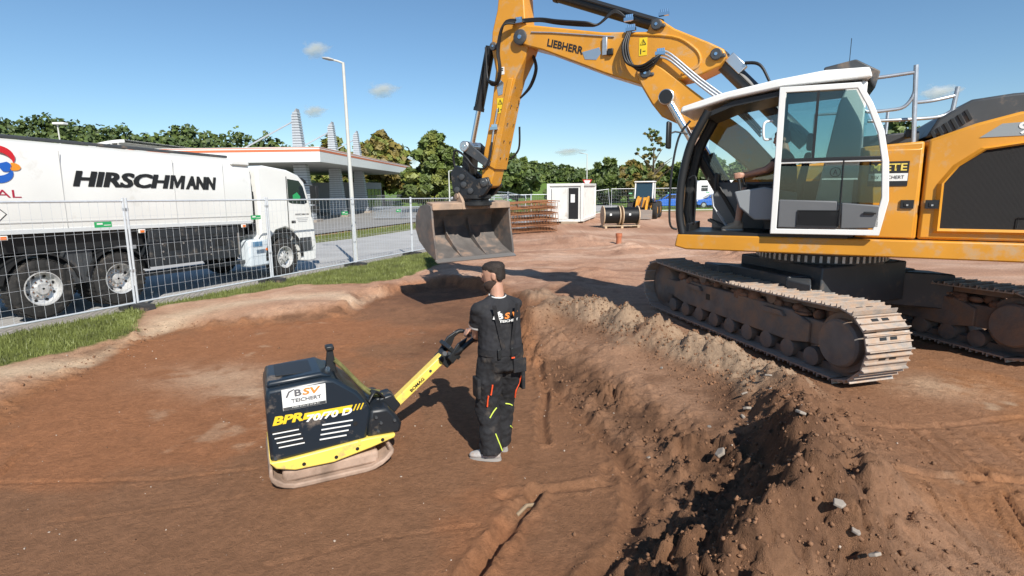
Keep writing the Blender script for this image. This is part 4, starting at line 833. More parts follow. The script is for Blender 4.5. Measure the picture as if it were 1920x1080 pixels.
def head(mb, c, face, up_, s=1.0):
    """skull, jaw, nose, ears, brow as one mesh; face is the gaze direction"""
    c, f = vec(c), vec(face).normalized(); u_ = vec(up_); u_ = (u_-f*u_.dot(f)).normalized(); r_ = f.cross(u_)
    rows = [(-.115, .030, .028, .050), (-.10, .048, .045, .040), (-.075, .060, .062, .026), (-.045, .067, .078, .012), (-.01, .072, .090, .003), (.03, .076, .097, -.004), (.065, .075, .097, -.007), (.095, .064, .083, -.008), (.115, .042, .056, -.008), (.124, .012, .018, -.008)]
    mb.loft([(c+u_*h_*s+f*of*s, r_*a*s, f*b_*s, .92) for h_, a, b_, of in rows])
    mb.ball(c+f*.098*s-u_*.022*s, (.014*s, .014*s, .018*s), 8, 6); mb.tube([c+f*.092*s+u_*.022*s, c+f*.108*s-u_*.022*s], [.008*s, .012*s], 8)
    mb.tube([c+f*.088*s+u_*.03*s-r_*.04*s, c+f*.096*s+u_*.032*s, c+f*.088*s+u_*.03*s+r_*.04*s], .010*s, 6)
    mb.tube([c+f*.088*s-u_*.058*s-r_*.022*s, c+f*.095*s-u_*.058*s, c+f*.088*s-u_*.058*s+r_*.022*s], .008*s, 6)
    for q in (-1, 1): mb.loft([(c+r_*q*.072*s-u_*.005*s+f*(-.012)*s, f*.020*s, u_*.033*s), (c+r_*q*.086*s-u_*.003*s-f*.022*s, f*.018*s, u_*.031*s)])
    return c, f, u_, r_
def person(root, J, shirt, trouser, shoe, legs='long', sleeve=.55, pre=''):
    g = lambda k: vec(J[k]); pel, ch, nk, hc = g('pelvis'), g('chest'), g('neck'), g('head'); rx = vec(J.get('right', (1, 0, 0))); rs = vec(J.get('rshould', J.get('right', (1, 0, 0))))
    fw = Vector((0, 0, 1)).cross(rx); fs_ = Vector((0, 0, 1)).cross(rs)
    body = MB(); head(body, hc, J['face'], J.get('up', (0, 0, 1)))
    body.tube([ch+(nk-ch)*.7, nk, hc-Vector((0, 0, .05))-vec(J['face']).normalized()*.015], [.070, .060, .056], 14)
    body.loft([(pel-Vector((0, 0, .10)), rx*.13, fw*.09), (pel, rx*.15, fw*.10), (pel.lerp(ch, .5), rx*.135, fw*.09), (ch, rs*.165, fs_*.105), (ch.lerp(nk, .6), rs*.16, fs_*.09), (nk, rs*.07, fs_*.065)])
    sh = MB(); sh.loft([(pel+Vector((0, 0, .0)), rx*.196, fw*.150, .9), (pel.lerp(ch, .45), rx*.188, fw*.146, .9), (ch, rs*.192, fs_*.135, .88), (ch.lerp(nk, .5), rs*.195, fs_*.122, .88), (ch.lerp(nk, .82), rs*.150, fs_*.095), (nk+Vector((0, 0, .01)), rs*.072, fs_*.070)])
    for sd, S, W, G in ((-1, 'shL', 'wrL', 'gL'), (1, 'shR', 'wrR', 'gR')):
        S_ = g(S); E_, W_ = ik(S_, J[W], .30, .265, J.get('pole', (sd*.4, -.3, -1)) if not isinstance(J.get('pole'), dict) else J['pole'][sd])
        body.tube([S_, S_.lerp(E_, .5), E_], [.056, .050, .043], 12); body.ball(E_, .043); body.tube([E_, E_.lerp(W_, .35), W_], [.043, .042, .028], 12)
        hand(body, W_, J[G], J['bar'], sd)
        sh.ball(S_, .064); sh.tube([S_+(ch-S_)*.25, S_, S_.lerp(E_, sleeve), S_.lerp(E_, sleeve+.02)], [.080, .066, .071, .071], 14); sh.tube([S_, nk-Vector((0, 0, .01))], [.058, .058], 12)
        cu = MB(); cu.tube([S_.lerp(E_, sleeve-.02), S_.lerp(E_, sleeve+.05)], [.0745, .073], 18, cap=False); J['cuff%d' % sd] = cu
    tr = MB(); hl, hr = g('hipL'), g('hipR')
    tr.loft([(pel+Vector((0, 0, .06)), rx*.186, fw*.138, .9), (pel-Vector((0, 0, .03)), rx*.198, fw*.148, .9), (pel-Vector((0, 0, .13)), rx*.200, fw*.142, .9), ((hl+hr)/2-Vector((0, 0, .10)), rx*.14, fw*.09)])
    for h_, k, a in ((hl, 'knL', 'anL'), (hr, 'knR', 'anR')):
        K, A = g(k), g(a); body.tube([h_, h_.lerp(K, .5), K, K.lerp(A, .35), A], [.085, .072, .054, .054, .040], 12)
        if legs == 'long': tr.tube([h_+Vector((0, 0, .02)), h_.lerp(K, .3), h_.lerp(K, .7), K, K.lerp(A, .4), K.lerp(A, .8), A-Vector((0, 0, .02))], [.112, .120, .110, .102, .096, .098, .105], 16)
        else: tr.tube([h_, h_.lerp(K, .4), h_.lerp(K, .93)], [.100, .098, .088], 14)
    for a, t in (('anL', 'toL'), ('anR', 'toR')):
        A, T_ = g(a), vec(J[t]).normalized(); side_ = Vector((0, 0, 1)).cross(T_); z0 = J.get('ground', 0)
        body.tube([A, A-Vector((0, 0, .03))+T_*.02], [.042, .04], 10)
        so_ = MB(); B = Vector((A.x, A.y, z0))
        so_.loft([(B-T_*.075+Vector((0, 0, .06)), side_*.028, Vector((0, 0, .045))), (B-T_*.03+Vector((0, 0, .065)), side_*.042, Vector((0, 0, .058))), (B+T_*.05+Vector((0, 0, .055)), side_*.046, Vector((0, 0, .048))), (B+T_*.13+Vector((0, 0, .040)), side_*.052, Vector((0, 0, .034))), (B+T_*.185+Vector((0, 0, .032)), side_*.040, Vector((0, 0, .024))), (B+T_*.205+Vector((0, 0, .028)), side_*.018, Vector((0, 0, .014)))])
        so_.tube([A-Vector((0, 0, .03)), A+Vector((0, 0, .03))], [.052, .052], 12)
        s_o = so_.build('shoe', shoe, root, 60); organic(s_o, .009, 2)
        sl_ = MB(); sl_.loft([(B+T_*.06+Vector((0, 0, .0)), T_*.145, side_*.050, .8), (B+T_*.06+Vector((0, 0, .024)), T_*.142, side_*.047, .8)]); sl_.build('sole', SOLE, s_o, 30)
    bo_ = body.build('body', [SKN], root, 60); organic(bo_, .0065, 2)
    so2 = sh.build(shirt[0], shirt[1], root, 60); organic(so2, .010, 4, .026)
    to2 = tr.build(trouser[0], trouser[1], root, 60); organic(to2, .010, 3, .040)
    return so2, to2, bo_
def hair(root, c, face, up_=(0, 0, 1), beard=True):
    c, f = vec(c), vec(face).normalized(); u_ = vec(up_); u_ = (u_-f*u_.dot(f)).normalized(); r_ = f.cross(u_)
    mb = MB(); mb.loft([(c-f*.052-u_*.050, r_*.056, f*.036), (c-f*.036-u_*.01, r_*.071, f*.066), (c-f*.026+u_*.03, r_*.079, f*.080), (c-f*.012+u_*.07, r_*.080, f*.098), (c-f*.006+u_*.10, r_*.069, f*.090), (c-f*.006+u_*.120, r_*.046, f*.062), (c-f*.006+u_*.130, r_*.014, f*.02)])
    o = mb.build('hair', HAIR, root, 60); organic(o, .007, 1, .016)
    if beard:
        b_ = MB(); b_.loft([(c+f*.050-u_*.132, r_*.038, f*.040), (c+f*.042-u_*.10, r_*.063, f*.064), (c+f*.032-u_*.07, r_*.074, f*.078), (c+f*.012-u_*.03, r_*.078, f*.068)])
        organic(b_.build('beard', BEARD, root, 60), .008, 2, .006)

# ---- worker guiding the plate
WL = (-.11, 4.72, PZ); WZ = R_(25)
WK = thing('person', WL, WZ, 'worker in black polo shirt and black work trousers guiding the plate compactor by its handle', 'person')
WK.scale = (1.05, 1.05, 1.0)
Wi = (Matrix.Translation(WL) @ Matrix.Rotation(WZ, 4, 'Z') @ Matrix.Diagonal((1.05, 1.05, 1, 1))).inverted()
gl, gr_ = Wi @ grip(-.13), Wi @ grip(.06); bar = (gr_-gl).normalized()
JW = dict(pelvis=(0, 0, .99), chest=(.0, .02, 1.28), neck=(-.005, .035, 1.50), head=(-.02, .07, 1.685), face=(-.80, .62, -.22), right=(1, 0, 0), rshould=(.99, .12, 0),
          shL=(-.190, .02, 1.405), shR=(.175, .075, 1.405), gL=gl, gR=gr_, bar=bar, wrL=gl+Vector((.04, -.085, .03)), wrR=gr_+Vector((.06, -.08, .04)), pole={-1: (-.6, -.5, -.8), 1: (.5, -.3, -.9)},
          hipL=(-.095, 0, .93), hipR=(.095, 0, .93), knL=(-.12, .035, .51), knR=(.075, .11, .51), anL=(-.115, -.04, .09), anR=(.02, .10, .09), toL=(-.80, .60, 0), toR=(-.55, .83, 0))
shW, trW, bdW = person(WK, JW, ('polo_shirt', CLO), ('work_trousers', CLT), SHOE)
hair(WK, JW['head'], JW['face'])
for sd in (-1, 1): JW['cuff%d' % sd].build('sleeve_trim', WHT, shW, 60)
MB().tube([(.070*math.cos(a)-.005, .035+.070*math.sin(a), 1.512+.012*math.sin(a)) for a in np.linspace(0, 6.283, 25)], .006, 6).build('collar_trim', WHT, shW, 60)
mb = MB(); mb.loft([((0, 0, 1.0), (.201, 0, 0), (0, .153, 0), .9), ((0, 0, 1.06), (.198, 0, 0), (0, .152, 0), .9)], cap=False); mb.build('waistband', CLT, trW, 60)
for x in (-.08, .04): MB().box((x, -.160, 1.03), (.03, .012, .09)).build('belt_loop', BLK, trW, 30, bevel=.004)
MB().box((.04, -.168, .985), (.03, .004, .012)).build('loop_tab', ORS, trW, 0)
def backpt(s, z):                            # point on the back of the shirt
    a = s/.18; return Vector((.202*math.sin(a), .02-.165*math.cos(a), z))
def backprint(nm, txt_, m, s0, z0, w_, h_, **k):
    o = text(nm, txt_, m, shW, (0, 0, 0), (1, 0, 0), (0, 1, 0), w_, h_, lift=0, **k); me_ = o.data
    for v in me_.vertices: p_ = backpt(s0+v.co.x, z0+v.co.y); v.co = p_
    return o
backprint('shirt_print', 'B', WHT, -.075, 1.335, .045, .055, bold=.04); backprint('shirt_print', 'S V', OR, -.02, 1.335, .125, .055, bold=.04, shear=.15); backprint('shirt_print', 'TEICHERT', WHT, -.06, 1.305, .165, .022, bold=.03)
mb = MB(); q = [backpt(-.11, 1.335), backpt(-.095, 1.335), backpt(-.082, 1.37), backpt(-.05, 1.40), backpt(-.055, 1.408), backpt(-.095, 1.385)]; mb.add(q, [(0, 1, 2, 3, 4, 5)]); mb.build('shirt_emblem', WHT, shW, 0)
for s0, s1 in ((-.10, -.03), (.09, .035)):
    mb = MB(); L_ = [(s0+(s1-s0)*t, 1.46-.40*t) for t in np.linspace(0, 1, 9)]
    vs = []; 
    for s, z in L_: vs += [backpt(s-.016, z)+Vector((0, -.004, 0)), backpt(s+.016, z)+Vector((0, -.004, 0))]
    mb.add(vs, [(2*i, 2*i+1, 2*i+3, 2*i+2) for i in range(8)]); mb.build('brace_strap', CLT, trW, 60)
def legstripe(nm, m, k, a, pts, r=.007):
    H, K, A = vec(JW['hip'+k]), vec(JW['kn'+k]), vec(JW['an'+k]); P = []
    for t, ang in pts:                       # t 0..1 hip-knee, 1..2 knee-ankle; ang around the leg, 0 = back
        c_ = H.lerp(K, t) if t < 1 else K.lerp(A, t-1); rad = float(np.interp(t, [0, .3, .7, 1, 1.4, 1.8, 2], [.118, .126, .117, .108, .102, .104, .110]))
        P.append(c_+Vector((math.sin(ang), -math.cos(ang), 0))*rad)
    MB().tube(P, r*.75, 6, smooth=3).build(nm, m, trW, 60)
legstripe('zip_trim', ORS, 'L', 0, [(.45, -.15), (.6, -.18), (.68, -.2)], .010); legstripe('zip_trim', ORS, 'L', 0, [(.70, -.38), (.8, -.4), (.95, -.4)], .010)
legstripe('zip_trim', ORS, 'R', 0, [(.42, .75), (.6, .72), (.75, .5), (.95, .62)], .009); legstripe('pocket_trim', YLS, 'L', 0, [(.55, -1.15), (.62, -1.2), (.7, -1.15)], .007)
legstripe('piping', YLS, 'L', 0, [(1.02, .45), (1.08, .1), (1.2, -.25)]); legstripe('piping', YLS, 'L', 0, [(1.55, .1), (1.75, .35), (1.95, .6)]); legstripe('piping', YLS, 'R', 0, [(1.04, -.3), (1.07, .1), (1.12, .4)]); legstripe('piping', YLS, 'R', 0, [(1.6, .5), (1.68, .9)])
for x, y in ((-.225, .0), (.215, .05)): MB().box((x, y, .70), (.035, .13, .19)).build('cargo_pocket', CLT, trW, 30, bevel=.012)
MB().box((.11, -.150, .90), (.12, .02, .13)).build('back_pocket', CLT, trW, 30, bevel=.008)

# ---- excavator operator
ME = Matrix.Translation((4.67, 8.2, 0)) @ Matrix.Rotation(R_(152), 4, 'Z'); ol = ME @ Vector((.50, .95, 1.615))
OP = thing('person', ol, R_(62), 'seated machine operator in dark shirt and shorts inside the excavator cab', 'person')
JO = dict(pelvis=(0, .02, .56), chest=(0, .02, .84), neck=(0, .04, 1.06), head=(0, .09, 1.235), face=(-.1, 1, -.15), shL=(-.185, .04, 1.0), shR=(.185, .04, 1.0),
          gL=(-.32, .60, .76), gR=(.32, .60, .76), bar=(0, .15, 1), wrL=(-.30, .51, .77), wrR=(.30, .51, .77), pole={-1: (-.8, -.2, -.6), 1: (.8, -.2, -.6)},
          hipL=(-.10, .06, .53), hipR=(.10, .06, .53), knL=(-.14, .52, .56), knR=(.14, .52, .56), anL=(-.13, .58, .11), anR=(.13, .60, .11), toL=(-.1, 1, 0), toR=(.1, 1, 0))
person(OP, JO, ('shirt', NAV), ('shorts', CLT), TANS, legs='short'); hair(OP, JO['head'], JO['face'], beard=False)
# ================= SITE FENCE =================
def tubes(mb, pts, r, n=6): return mb.tube(pts, r, n)
PW = 3.44
_f = MB(); z0, z1 = .10, 2.05
for x in (0, PW): _f.tube([(x, 0, z0-.08), (x, 0, z1+.06)], .021, 8)
_f.tube([(0, 0, z1), (PW, 0, z1)], .019, 8); _f.tube([(0, 0, z0+.03), (PW, 0, z0+.03)], .019, 8)
FRM = _f.mesh('frame', ZNC)
_g = MB()
for k in range(1, 23): _g.tube([(PW*k/23, .004, z0+.03), (PW*k/23, .004, z1)], .0024, 4, cap=False)
for k in range(1, 7): _g.tube([(0, -.004, z0+(z1-z0)*k/7), (PW, -.004, z0+(z1-z0)*k/7)], .0024, 4, cap=False)
WIRE = _g.mesh('wire_infill', ZNC)
CLP = MB().box((0, 0, 0), (.10, .035, .05)).cyl((-.02, -.03, 0), (-.02, .03, 0), .012, n=8).mesh('clamp', STL, 0)
TAGM = MB().box((0, 0, 0), (.30, .006, .10)).mesh('green_tag', GRN, 0)
FOOT = MB().prism([(-.36, 0), (-.34, .11), (-.10, .13), (.10, .13), (.34, .11), (.36, 0)], -.11, .11).mesh('fence_foot', mat('fence_foot_rubber', (.035, .035, .036), .85, dirt=DUST, da=.3), 0)
TAGT = MB().box((-.06, -.0045, .015), (.10, .002, .03)).box((.07, -.0045, -.012), (.12, .002, .012)).mesh('tag_print', WHT, 0)
def panel(p, q, tagx=None, label='galvanised mesh fence panel standing along the road edge', group='mobile mesh fence panels along the road', foot=True):
    a = math.atan2(q[1]-p[1], q[0]-p[0]); L = math.hypot(q[0]-p[0], q[1]-p[1])
    T = thing('site_fence', p, a, label, 'fence', group); T.rotation_euler = (0, -math.atan2(q[2]-p[2], L), a); T.scale = (L/(PW+.06), 1, 1)
    obj('frame', FRM, T, (.03, 0, 0)); obj('wire_infill', WIRE, T, (.03, 0, 0))
    for z in (.75, 1.9): obj('clamp', CLP, T, (0, 0, z))
    if tagx is not None:
        t = obj('green_tag', TAGM, T, (tagx, -.03, 1.64)); obj('tag_print', TAGT, t)
    if foot: tag(obj('ballast_block', FOOT, None, (p[0], p[1], hz(p[0], p[1])-.015), a+math.pi/2), 'dark rubber foot block under the joint of two mesh fence panels', 'fence foot', 'fence foot blocks')
    return T
def rp(s, t=0.): x, y = road_xy(s, t); return (x, y, float(road_z(s))+.04)
labs = {-7.3: 'mesh fence panel beside the paving behind the tank lorry', -3.8: 'mesh fence panel in front of the lorry\'s twin rear wheels, green tag near its top', -.3: 'mesh fence panel in front of the lorry\'s black side lockers, green tag near its end', 3.2: 'mesh fence panel in front of the lorry cab and front wheel'}
for k in range(9):
    s0 = -7.3+3.5*k
    if s0 > 20: break
    panel(rp(s0), rp(s0+3.5), {1: 3.05, 2: 3.1, 3: 3.05, 4: 2.6}.get(k, 2.9), labs.get(round(s0, 1), 'galvanised mesh fence panel standing along the road edge'))
FB = [onz(905, 394, 0), onz(1000, 391, 0), onz(1068, 388, 0)]
far = [(-1.8, 46), (1.7, 46.6), (5.2, 47.2), (8.7, 47.8), (12.2, 48.2), (15.7, 48.6), (19.2, 49)]
for a, b_ in zip(far[:-1], far[1:]): panel((*a, hz(*a)), (*b_, hz(*b_)), 1.7, 'distant mesh fence panel along the far edge of the site', 'mesh fence panels at the far edge of the site', foot=False)
far2 = [rp(23.7), (-.2, 35.5, -.1), (-1.2, 39, -.05), (-1.7, 42.5, 0), (-1.8, 46, 0)]
for a, b_ in zip(far2[:-1], far2[1:]): panel(a, b_, 1.2, 'mesh fence panel beyond the raised bucket where the fence turns', 'mesh fence panels beyond the bucket', foot=False)

# ================= TANK LORRY =================
_o = np.array([-6.25, 14.95])+1.25*RL; TRZ = math.atan2(RD[1], RD[0])
LO = thing('tank_truck', (_o[0], _o[1], float(road_z(4.5))), TRZ, 'white three-axle tank lorry with black lettering parked behind the mesh fence', 'lorry')
LO.rotation_euler = (0, R_(1.6), TRZ)
TY = mat('tyre', (.022, .021, .02), .85, var=.3, vs=9, dirt=(.10, .085, .07), ds=6, da=.3)
def wheel(x, y, side, dual=False, kind='steel'):
    W = MB().lathe([(.30, -.14), (.44, -.15), (.50, -.12), (.525, -.06), (.525, .06), (.50, .12), (.44, .15), (.30, .14)], (0, 0, 0), 'y', 36, cap=False).build('wheel', TY, LO, loc=(x, y, .525))
    tr_ = MB()
    for k in range(40):
        a = 2*math.pi*k/40; tr_.box((.523*math.sin(a), 0, .523*math.cos(a)), (.05, .22, .012), Matrix.Rotation(a, 3, 'Y'))
    tr_.build('tread', TY, W, 0, kind='stuff'); s = side
    prof = [(.305, .12), (.30, .15), (.285, .15), (.27, .05), (.20, .02), (.17, .06), (.11, .07), (.10, .13), (.02, .135)] if not dual else [(.305, .12), (.30, .15), (.285, .14), (.25, -.03), (.19, -.06), (.17, -.02), (.10, -.01), (.09, .05), (.02, .06)]
    MB().lathe([(r, s*h) for r, h in prof], (0, 0, 0), 'y', 32, cap=False).build('rim', RIM, W)
    nb_ = MB()
    for k in range(10):
        a = 2*math.pi*k/10; nb_.cyl((.145*math.sin(a), s*(.04 if not dual else -.04), .145*math.cos(a)), (.145*math.sin(a), s*(.09 if not dual else .01), .145*math.cos(a)), .016, n=6)
    nb_.build('wheel_nuts', CHR, W, 0, kind='stuff')
    ho = MB()
    for k in range(8):
        a = 2*math.pi*(k+.5)/8; ho.cyl((.225*math.sin(a), s*(.03 if not dual else -.045), .225*math.cos(a)), (.225*math.sin(a), s*(.045 if not dual else -.03), .225*math.cos(a)), .026, n=10)
    ho.build('rim_holes', BLK, W, 0, kind='stuff')
for sd in (-1, 1):
    wheel(0, sd*1.10, sd); wheel(-4.53, sd*1.10, sd, True); wheel(-5.89, sd*1.10, sd)
    wheel(-4.53, sd*.76, sd, True)
MB().box((-4.2, 0, .85), (8.4, .8, .22)).build('chassis', BLK, LO, 0); MB().box((-5.8, 0, 1.33), (9.2, 2.2, .34)).build('underbody', BLK, LO, 0)
# tank body: rounded trunk section lofted along x
sec = [(-1.25, 1.50), (-1.27, 1.62), (-1.27, 2.2), (-1.26, 2.7), (-1.20, 2.98), (-1.02, 3.08), (1.02, 3.08), (1.20, 2.98), (1.26, 2.7), (1.27, 2.2), (1.27, 1.62), (1.25, 1.50)]
tk = MB().prism(sec, -10.5, -1.05, 'x').build('tank', WHTT, LO, 40, bevel=.02)
MB().box((-5.8, -1.262, 1.53), (9.3, .03, .07)).build('lower_rail', mat('rail_grey', (.60, .62, .63), .4), tk, 0)
MB().box((-5.6, -1.0, 3.12), (8.2, .08, .06)).build('roof_rail', DGR, LO, 30, bevel=.02); MB().box((-5.6, -.3, 3.09), (8.2, .7, .02)).build('roof_walkway', DGR, LO, 0)
for x in (-9.2, -7.9, -6.6, -5.4, -3.2, -1.9): MB().box((x, -1.2735, 2.25), (.012, .004, 1.35)).build('panel_seam', mat('seam_grey', (.50, .50, .49), .5), tk, 0)
MB().box((-5.8, -1.276, 1.68), (9.3, .006, .018)).build('trim_strip', MATS['seam_grey'], tk, 0)
MB().box((-1.35, -1.2, 2.98), (.55, .15, .12)).build('tank_shoulder', WHT, tk, 30, bevel=.03)
NY = -1.272
def lt(nm, s, m, x, z, w_, h_, **k): return text(nm, s, m, tk, (x, NY, z), (1, 0, 0), (0, 0, 1), w_, h_, **k)
for s_t, f0, f1 in (('HIRSCH', 0, .622), ('ANN', .742, 1)): [lt('brand_lettering', s_t, BLK, -5.22+3.1*f0+dx_, 2.31, 3.1*(f1-f0), .29, shear=.22, bold=.03, lift=.004+abs(dx_)*.1) for dx_ in (-.014, .012)]
mb = MB(); mw_, mh_ = 3.1*.112, .29; mb.add([(-5.22+3.1*.612+p_*mw_+.22*q_*mh_, NY-.004, 2.31+q_*mh_) for p_, q_ in ((0, 0), (0, 1), (.30, 1), (.5, .5), (.70, 1), (1, 1), (1, 0), (.76, 0), (.76, .60), (.57, .08), (.43, .08), (.24, .60), (.24, 0))][::-1], [tuple(range(13))]); mb.build('brand_lettering', BLK, tk, 0)
lt('brand_lettering', 'TOTAL', mat('lettering_red', (.42, .02, .05), .5), -7.05, 2.10, 1.0, .13)
cr_ = mat('emblem_red', (.60, .02, .03), .4); cb_ = mat('emblem_blue', (.02, .12, .5), .4); co_ = mat('emblem_orange', (.8, .3, .03), .4)
def arc(nm, m, a0, a1, r0, r1, cx=-6.34, cz=2.64):
    mb = MB(); A = np.linspace(R_(a0), R_(a1), 16); vs = []
    for i, a in enumerate(A):
        t = i/15; rr = r1*(1-.5*abs(2*t-1)**2*.6); vs += [(cx+r0*math.cos(a), NY-.004, cz+r0*.85*math.sin(a)), (cx+rr*math.cos(a), NY-.004, cz+rr*.85*math.sin(a))]
    mb.add(vs, [(2*i, 2*i+1, 2*i+3, 2*i+2) for i in range(15)]); mb.build(nm, m, tk, 0)
arc('emblem_swirl', cr_, 10, 130, .24, .36); arc('emblem_swirl', cb_, 215, 330, .22, .36); arc('emblem_swirl', co_, -28, 10, .2, .34); arc('emblem_swirl', cb_, 130, 215, .05, .26); arc('emblem_swirl', cb_, -60, 20, .02, .22)
MB().add([(-6.55, NY-.003, 1.83), (-6.42, NY-.003, 1.70), (-6.29, NY-.003, 1.83), (-6.42, NY-.003, 1.96)], [(0, 1, 2, 3)]).build('hazard_diamond', BLK, tk, 0)
MB().add([(-6.53, NY-.006, 1.83), (-6.42, NY-.006, 1.72), (-6.31, NY-.006, 1.83), (-6.42, NY-.006, 1.94)], [(0, 1, 2, 3)]).build('hazard_diamond', WHT, tk, 0)
for x in (-6.4, -4.03, -1.4):
    o = MB().box((x, -1.27, 1.44), (.14, .03, .08)).build('marker_lamp', WHT, LO, 30, bevel=.008); MB().box((x, -1.288, 1.44), (.09, .01, .05)).build('lens', ORA, o, 0)
# side lockers, mudguards, tanks
lk = MB().box((-2.72, -1.03, 1.06), (2.3, .40, .76)).build('side_locker', mat('locker_black', (.022, .026, .031), .55, var=.15, dirt=(.14, .12, .10), ds=5, da=.2), LO, 30, bevel=.015)
for x in (-3.3, -2.1):
    MB().box((x, -1.235, 1.08), (.30, .012, .16)).build('locker_handle', BLK, lk, 30, bevel=.005)
    for dx, dz in ((-.28, .06), (-.28, -.1), (-.28, -.26), (.22, .05)): MB().cyl((x+dx, -1.24, 1.08+dz), (x+dx, -1.23, 1.08+dz), .02, n=8).build('locker_catch', ALU, lk)
MB().box((-2.72, -1.234, 1.28), (2.28, .006, .012)).build('locker_seam', BLK, lk, 0)
MB().box((-2.6, -1.0, .52), (2.9, .12, .10)).build('underrun_bar', DGR, LO, 30, bevel=.015)
MB().box((-1.55, -.95, 1.0), (.22, .4, .55)).build('step_plate', ALU, LO, 30, bevel=.01)
bt = MB().box((-.90, -1.05, .72), (.66, .36, .70)).build('adblue_tank', mat('pale_blue_tank', (.62, .68, .72), .4), LO, 30, bevel=.05)
MB().box((-.95, -1.235, .95), (.30, .01, .13)).build('tank_decal', mat('decal_blue', (.10, .22, .36), .5), bt, 0); MB().box((-.66, -1.235, .80), (.05, .01, .06)).build('reflector', ORA, bt, 0)
for xc in (-4.53, -5.89):
    mb = MB(); A = np.linspace(R_(12), R_(168), 15); vs = []
    for a in A:
        for r_ in (.60, .635):
            for y in (-1.25, -.62): vs.append((xc+r_*math.cos(a), y, .525+r_*math.sin(a)))
    fs = []
    for i in range(14):
        for a, b_ in ((0, 1), (1, 3), (3, 2), (2, 0)): fs.append((4*i+a, 4*i+b_, 4*i+4+b_, 4*i+4+a))
    mb.add(vs, fs); mb.build('mudguard', BLK, LO, 40)
MB().prism([(-5.45, .55), (-5.0, .55), (-5.0, 1.15), (-5.45, 1.15)], -1.2, -.6).build('mudguard_panel', DGR, LO, 0)
# cab
cabp = [(-.78, .98), (-.80, 2.92), (-.55, 2.97), (.30, 2.90), (.72, 2.78), (.95, 2.60), (1.12, 2.10), (1.25, 1.65), (1.32, 1.2), (1.30, .75), (1.12, .62), (.62, .62), (.56, 1.0), (.40, 1.22), (.10, 1.33), (-.25, 1.26), (-.45, 1.05)]
cb = MB().prism(cabp, -1.22, 1.22).build('cab', WHT, LO, 30, bevel=.05)
MB().prism([(.27, 2.03), (.27, 2.66), (.72, 2.62), (.88, 2.45), (1.02, 2.02), (.9, 1.97), (.4, 1.99)], -1.228, -1.222).build('side_window', mat('cab_glass', (.02, .03, .035), .08, spec=.8), cb, 0)
MB().prism([(.22, .95), (.22, 2.72), (.25, 2.72), (.25, .95)], -1.226, -1.222).build('door_seam', DGR, cb, 0)
MB().prism([(.45, 2.10), (.45, 2.22), (.62, 2.30), (.75, 2.18), (.72, 2.08)], -1.231, -1.2285).build('vest_on_dash', GRN, cb, 0)
MB().add([(1.0, -1.1, 2.50), (1.0, 1.1, 2.50), (1.23, 1.1, 1.72), (1.23, -1.1, 1.72)], [(0, 1, 2, 3)]).build('windscreen', MATS['cab_glass'], cb, 0)
MB().prism([(.60, 2.80), (1.02, 2.66), (1.10, 2.55), (.95, 2.62)], -1.2, 1.2).build('sun_visor', BLK, cb, 0)
MB().box((.42, -1.228, 1.48), (.16, .012, .07)).build('door_handle', BLK, cb, 30, bevel=.01)
mb = MB(); A = np.linspace(R_(-5), R_(185), 17)
vs = []
for a in A:
    for r_ in (.60, .72): vs.append((.02+r_*math.cos(a), -1.235, .55+r_*math.sin(a)*1.02))
mb.add(vs, [(2*i, 2*i+1, 2*i+3, 2*i+2) for i in range(16)]); mb.build('wheel_arch', BLK, cb, 0)
MB().prism([(1.02, .32), (1.30, .34), (1.36, .72), (1.33, 1.05), (1.2, 1.0), (1.1, .66), (.66, .60), (.70, .36)], -1.2, 1.2).build('bumper', WHT, LO, 30, bevel=.03)
MB().prism([(.62, .62), (.64, 1.02), (1.12, 1.02), (1.15, .64)], -1.224, -1.20).build('entry_steps', DGR, cb, 0)
m_ = MB(); m_.box((1.12, -1.42, 2.22), (.12, .22, .52)); m_.box((1.12, -1.42, 1.82), (.12, .22, .20)); m_.tube([(1.0, -1.2, 2.5), (1.1, -1.4, 2.5)], .02, 6); m_.build('mirror', BLK, LO, 30, bevel=.03)
text('door_lettering', 'HIRSCHMANN', LG, cb, (.50, -1.2225, 1.66), (1, 0, 0), (0, 0, 1), .58, .05, shear=.2, bold=.03)
for k, (z, w_) in enumerate(((1.58, .5), (1.53, .42), (1.48, .36))): MB().box((.79, -1.2245, z), (w_, .003, .018)).build('door_print', mat('print_grey', (.45, .45, .46), .6), cb, 0)
ex = MB(); ex.box((-.92, -.9, 2.0), (.16, .3, 1.6)); ex.cyl((-.92, -1.1, 1.3), (-.92, -1.1, 2.3), .06, n=12); ex.build('snorkel', BLK, LO, 30, bevel=.02)

# ================= LAMP POSTS =================
LPM = mat('lamp_post_grey', (.56, .56, .52), .6, var=.05)
def lamp(p, h_, arm, lab, r=.085, flat=False):
    T = thing('street_lamp', p, 0, lab, 'street lamp')
    MB().tube([(0, 0, -.1), (0, 0, h_*.35), (0, 0, h_)], [r, r*.8, r*.5], 12).build('post', LPM, T)
    if flat: MB().box((arm*.4, 0, h_+.03), (abs(arm)+.3, .5, .16)).build('lamp_head', WHT, T, 30, bevel=.05)
    else:
        MB().tube([(0, 0, h_-.02), (arm*.3, 0, h_+.05), (arm*.6, 0, h_+.09)], .03, 8).build('arm', LPM, T)
        MB().loft([((arm*.45, 0, h_+.08), (0, .05, 0), (0, 0, .03)), ((arm*.7, 0, h_+.11), (0, .13, 0), (0, 0, .05)), ((arm*1.0, 0, h_+.14), (0, .08, 0), (0, 0, .03))]).build('lamp_head', mat('lamp_head_grey', (.42, .43, .43), .5), T)
    return T
lp = onz(667, 492, -.1); lamp((lp[0]-.05, lp[1]+.2, -.3), 6.45, -.62, 'tall pale grey street lamp standing just behind the mesh fence')
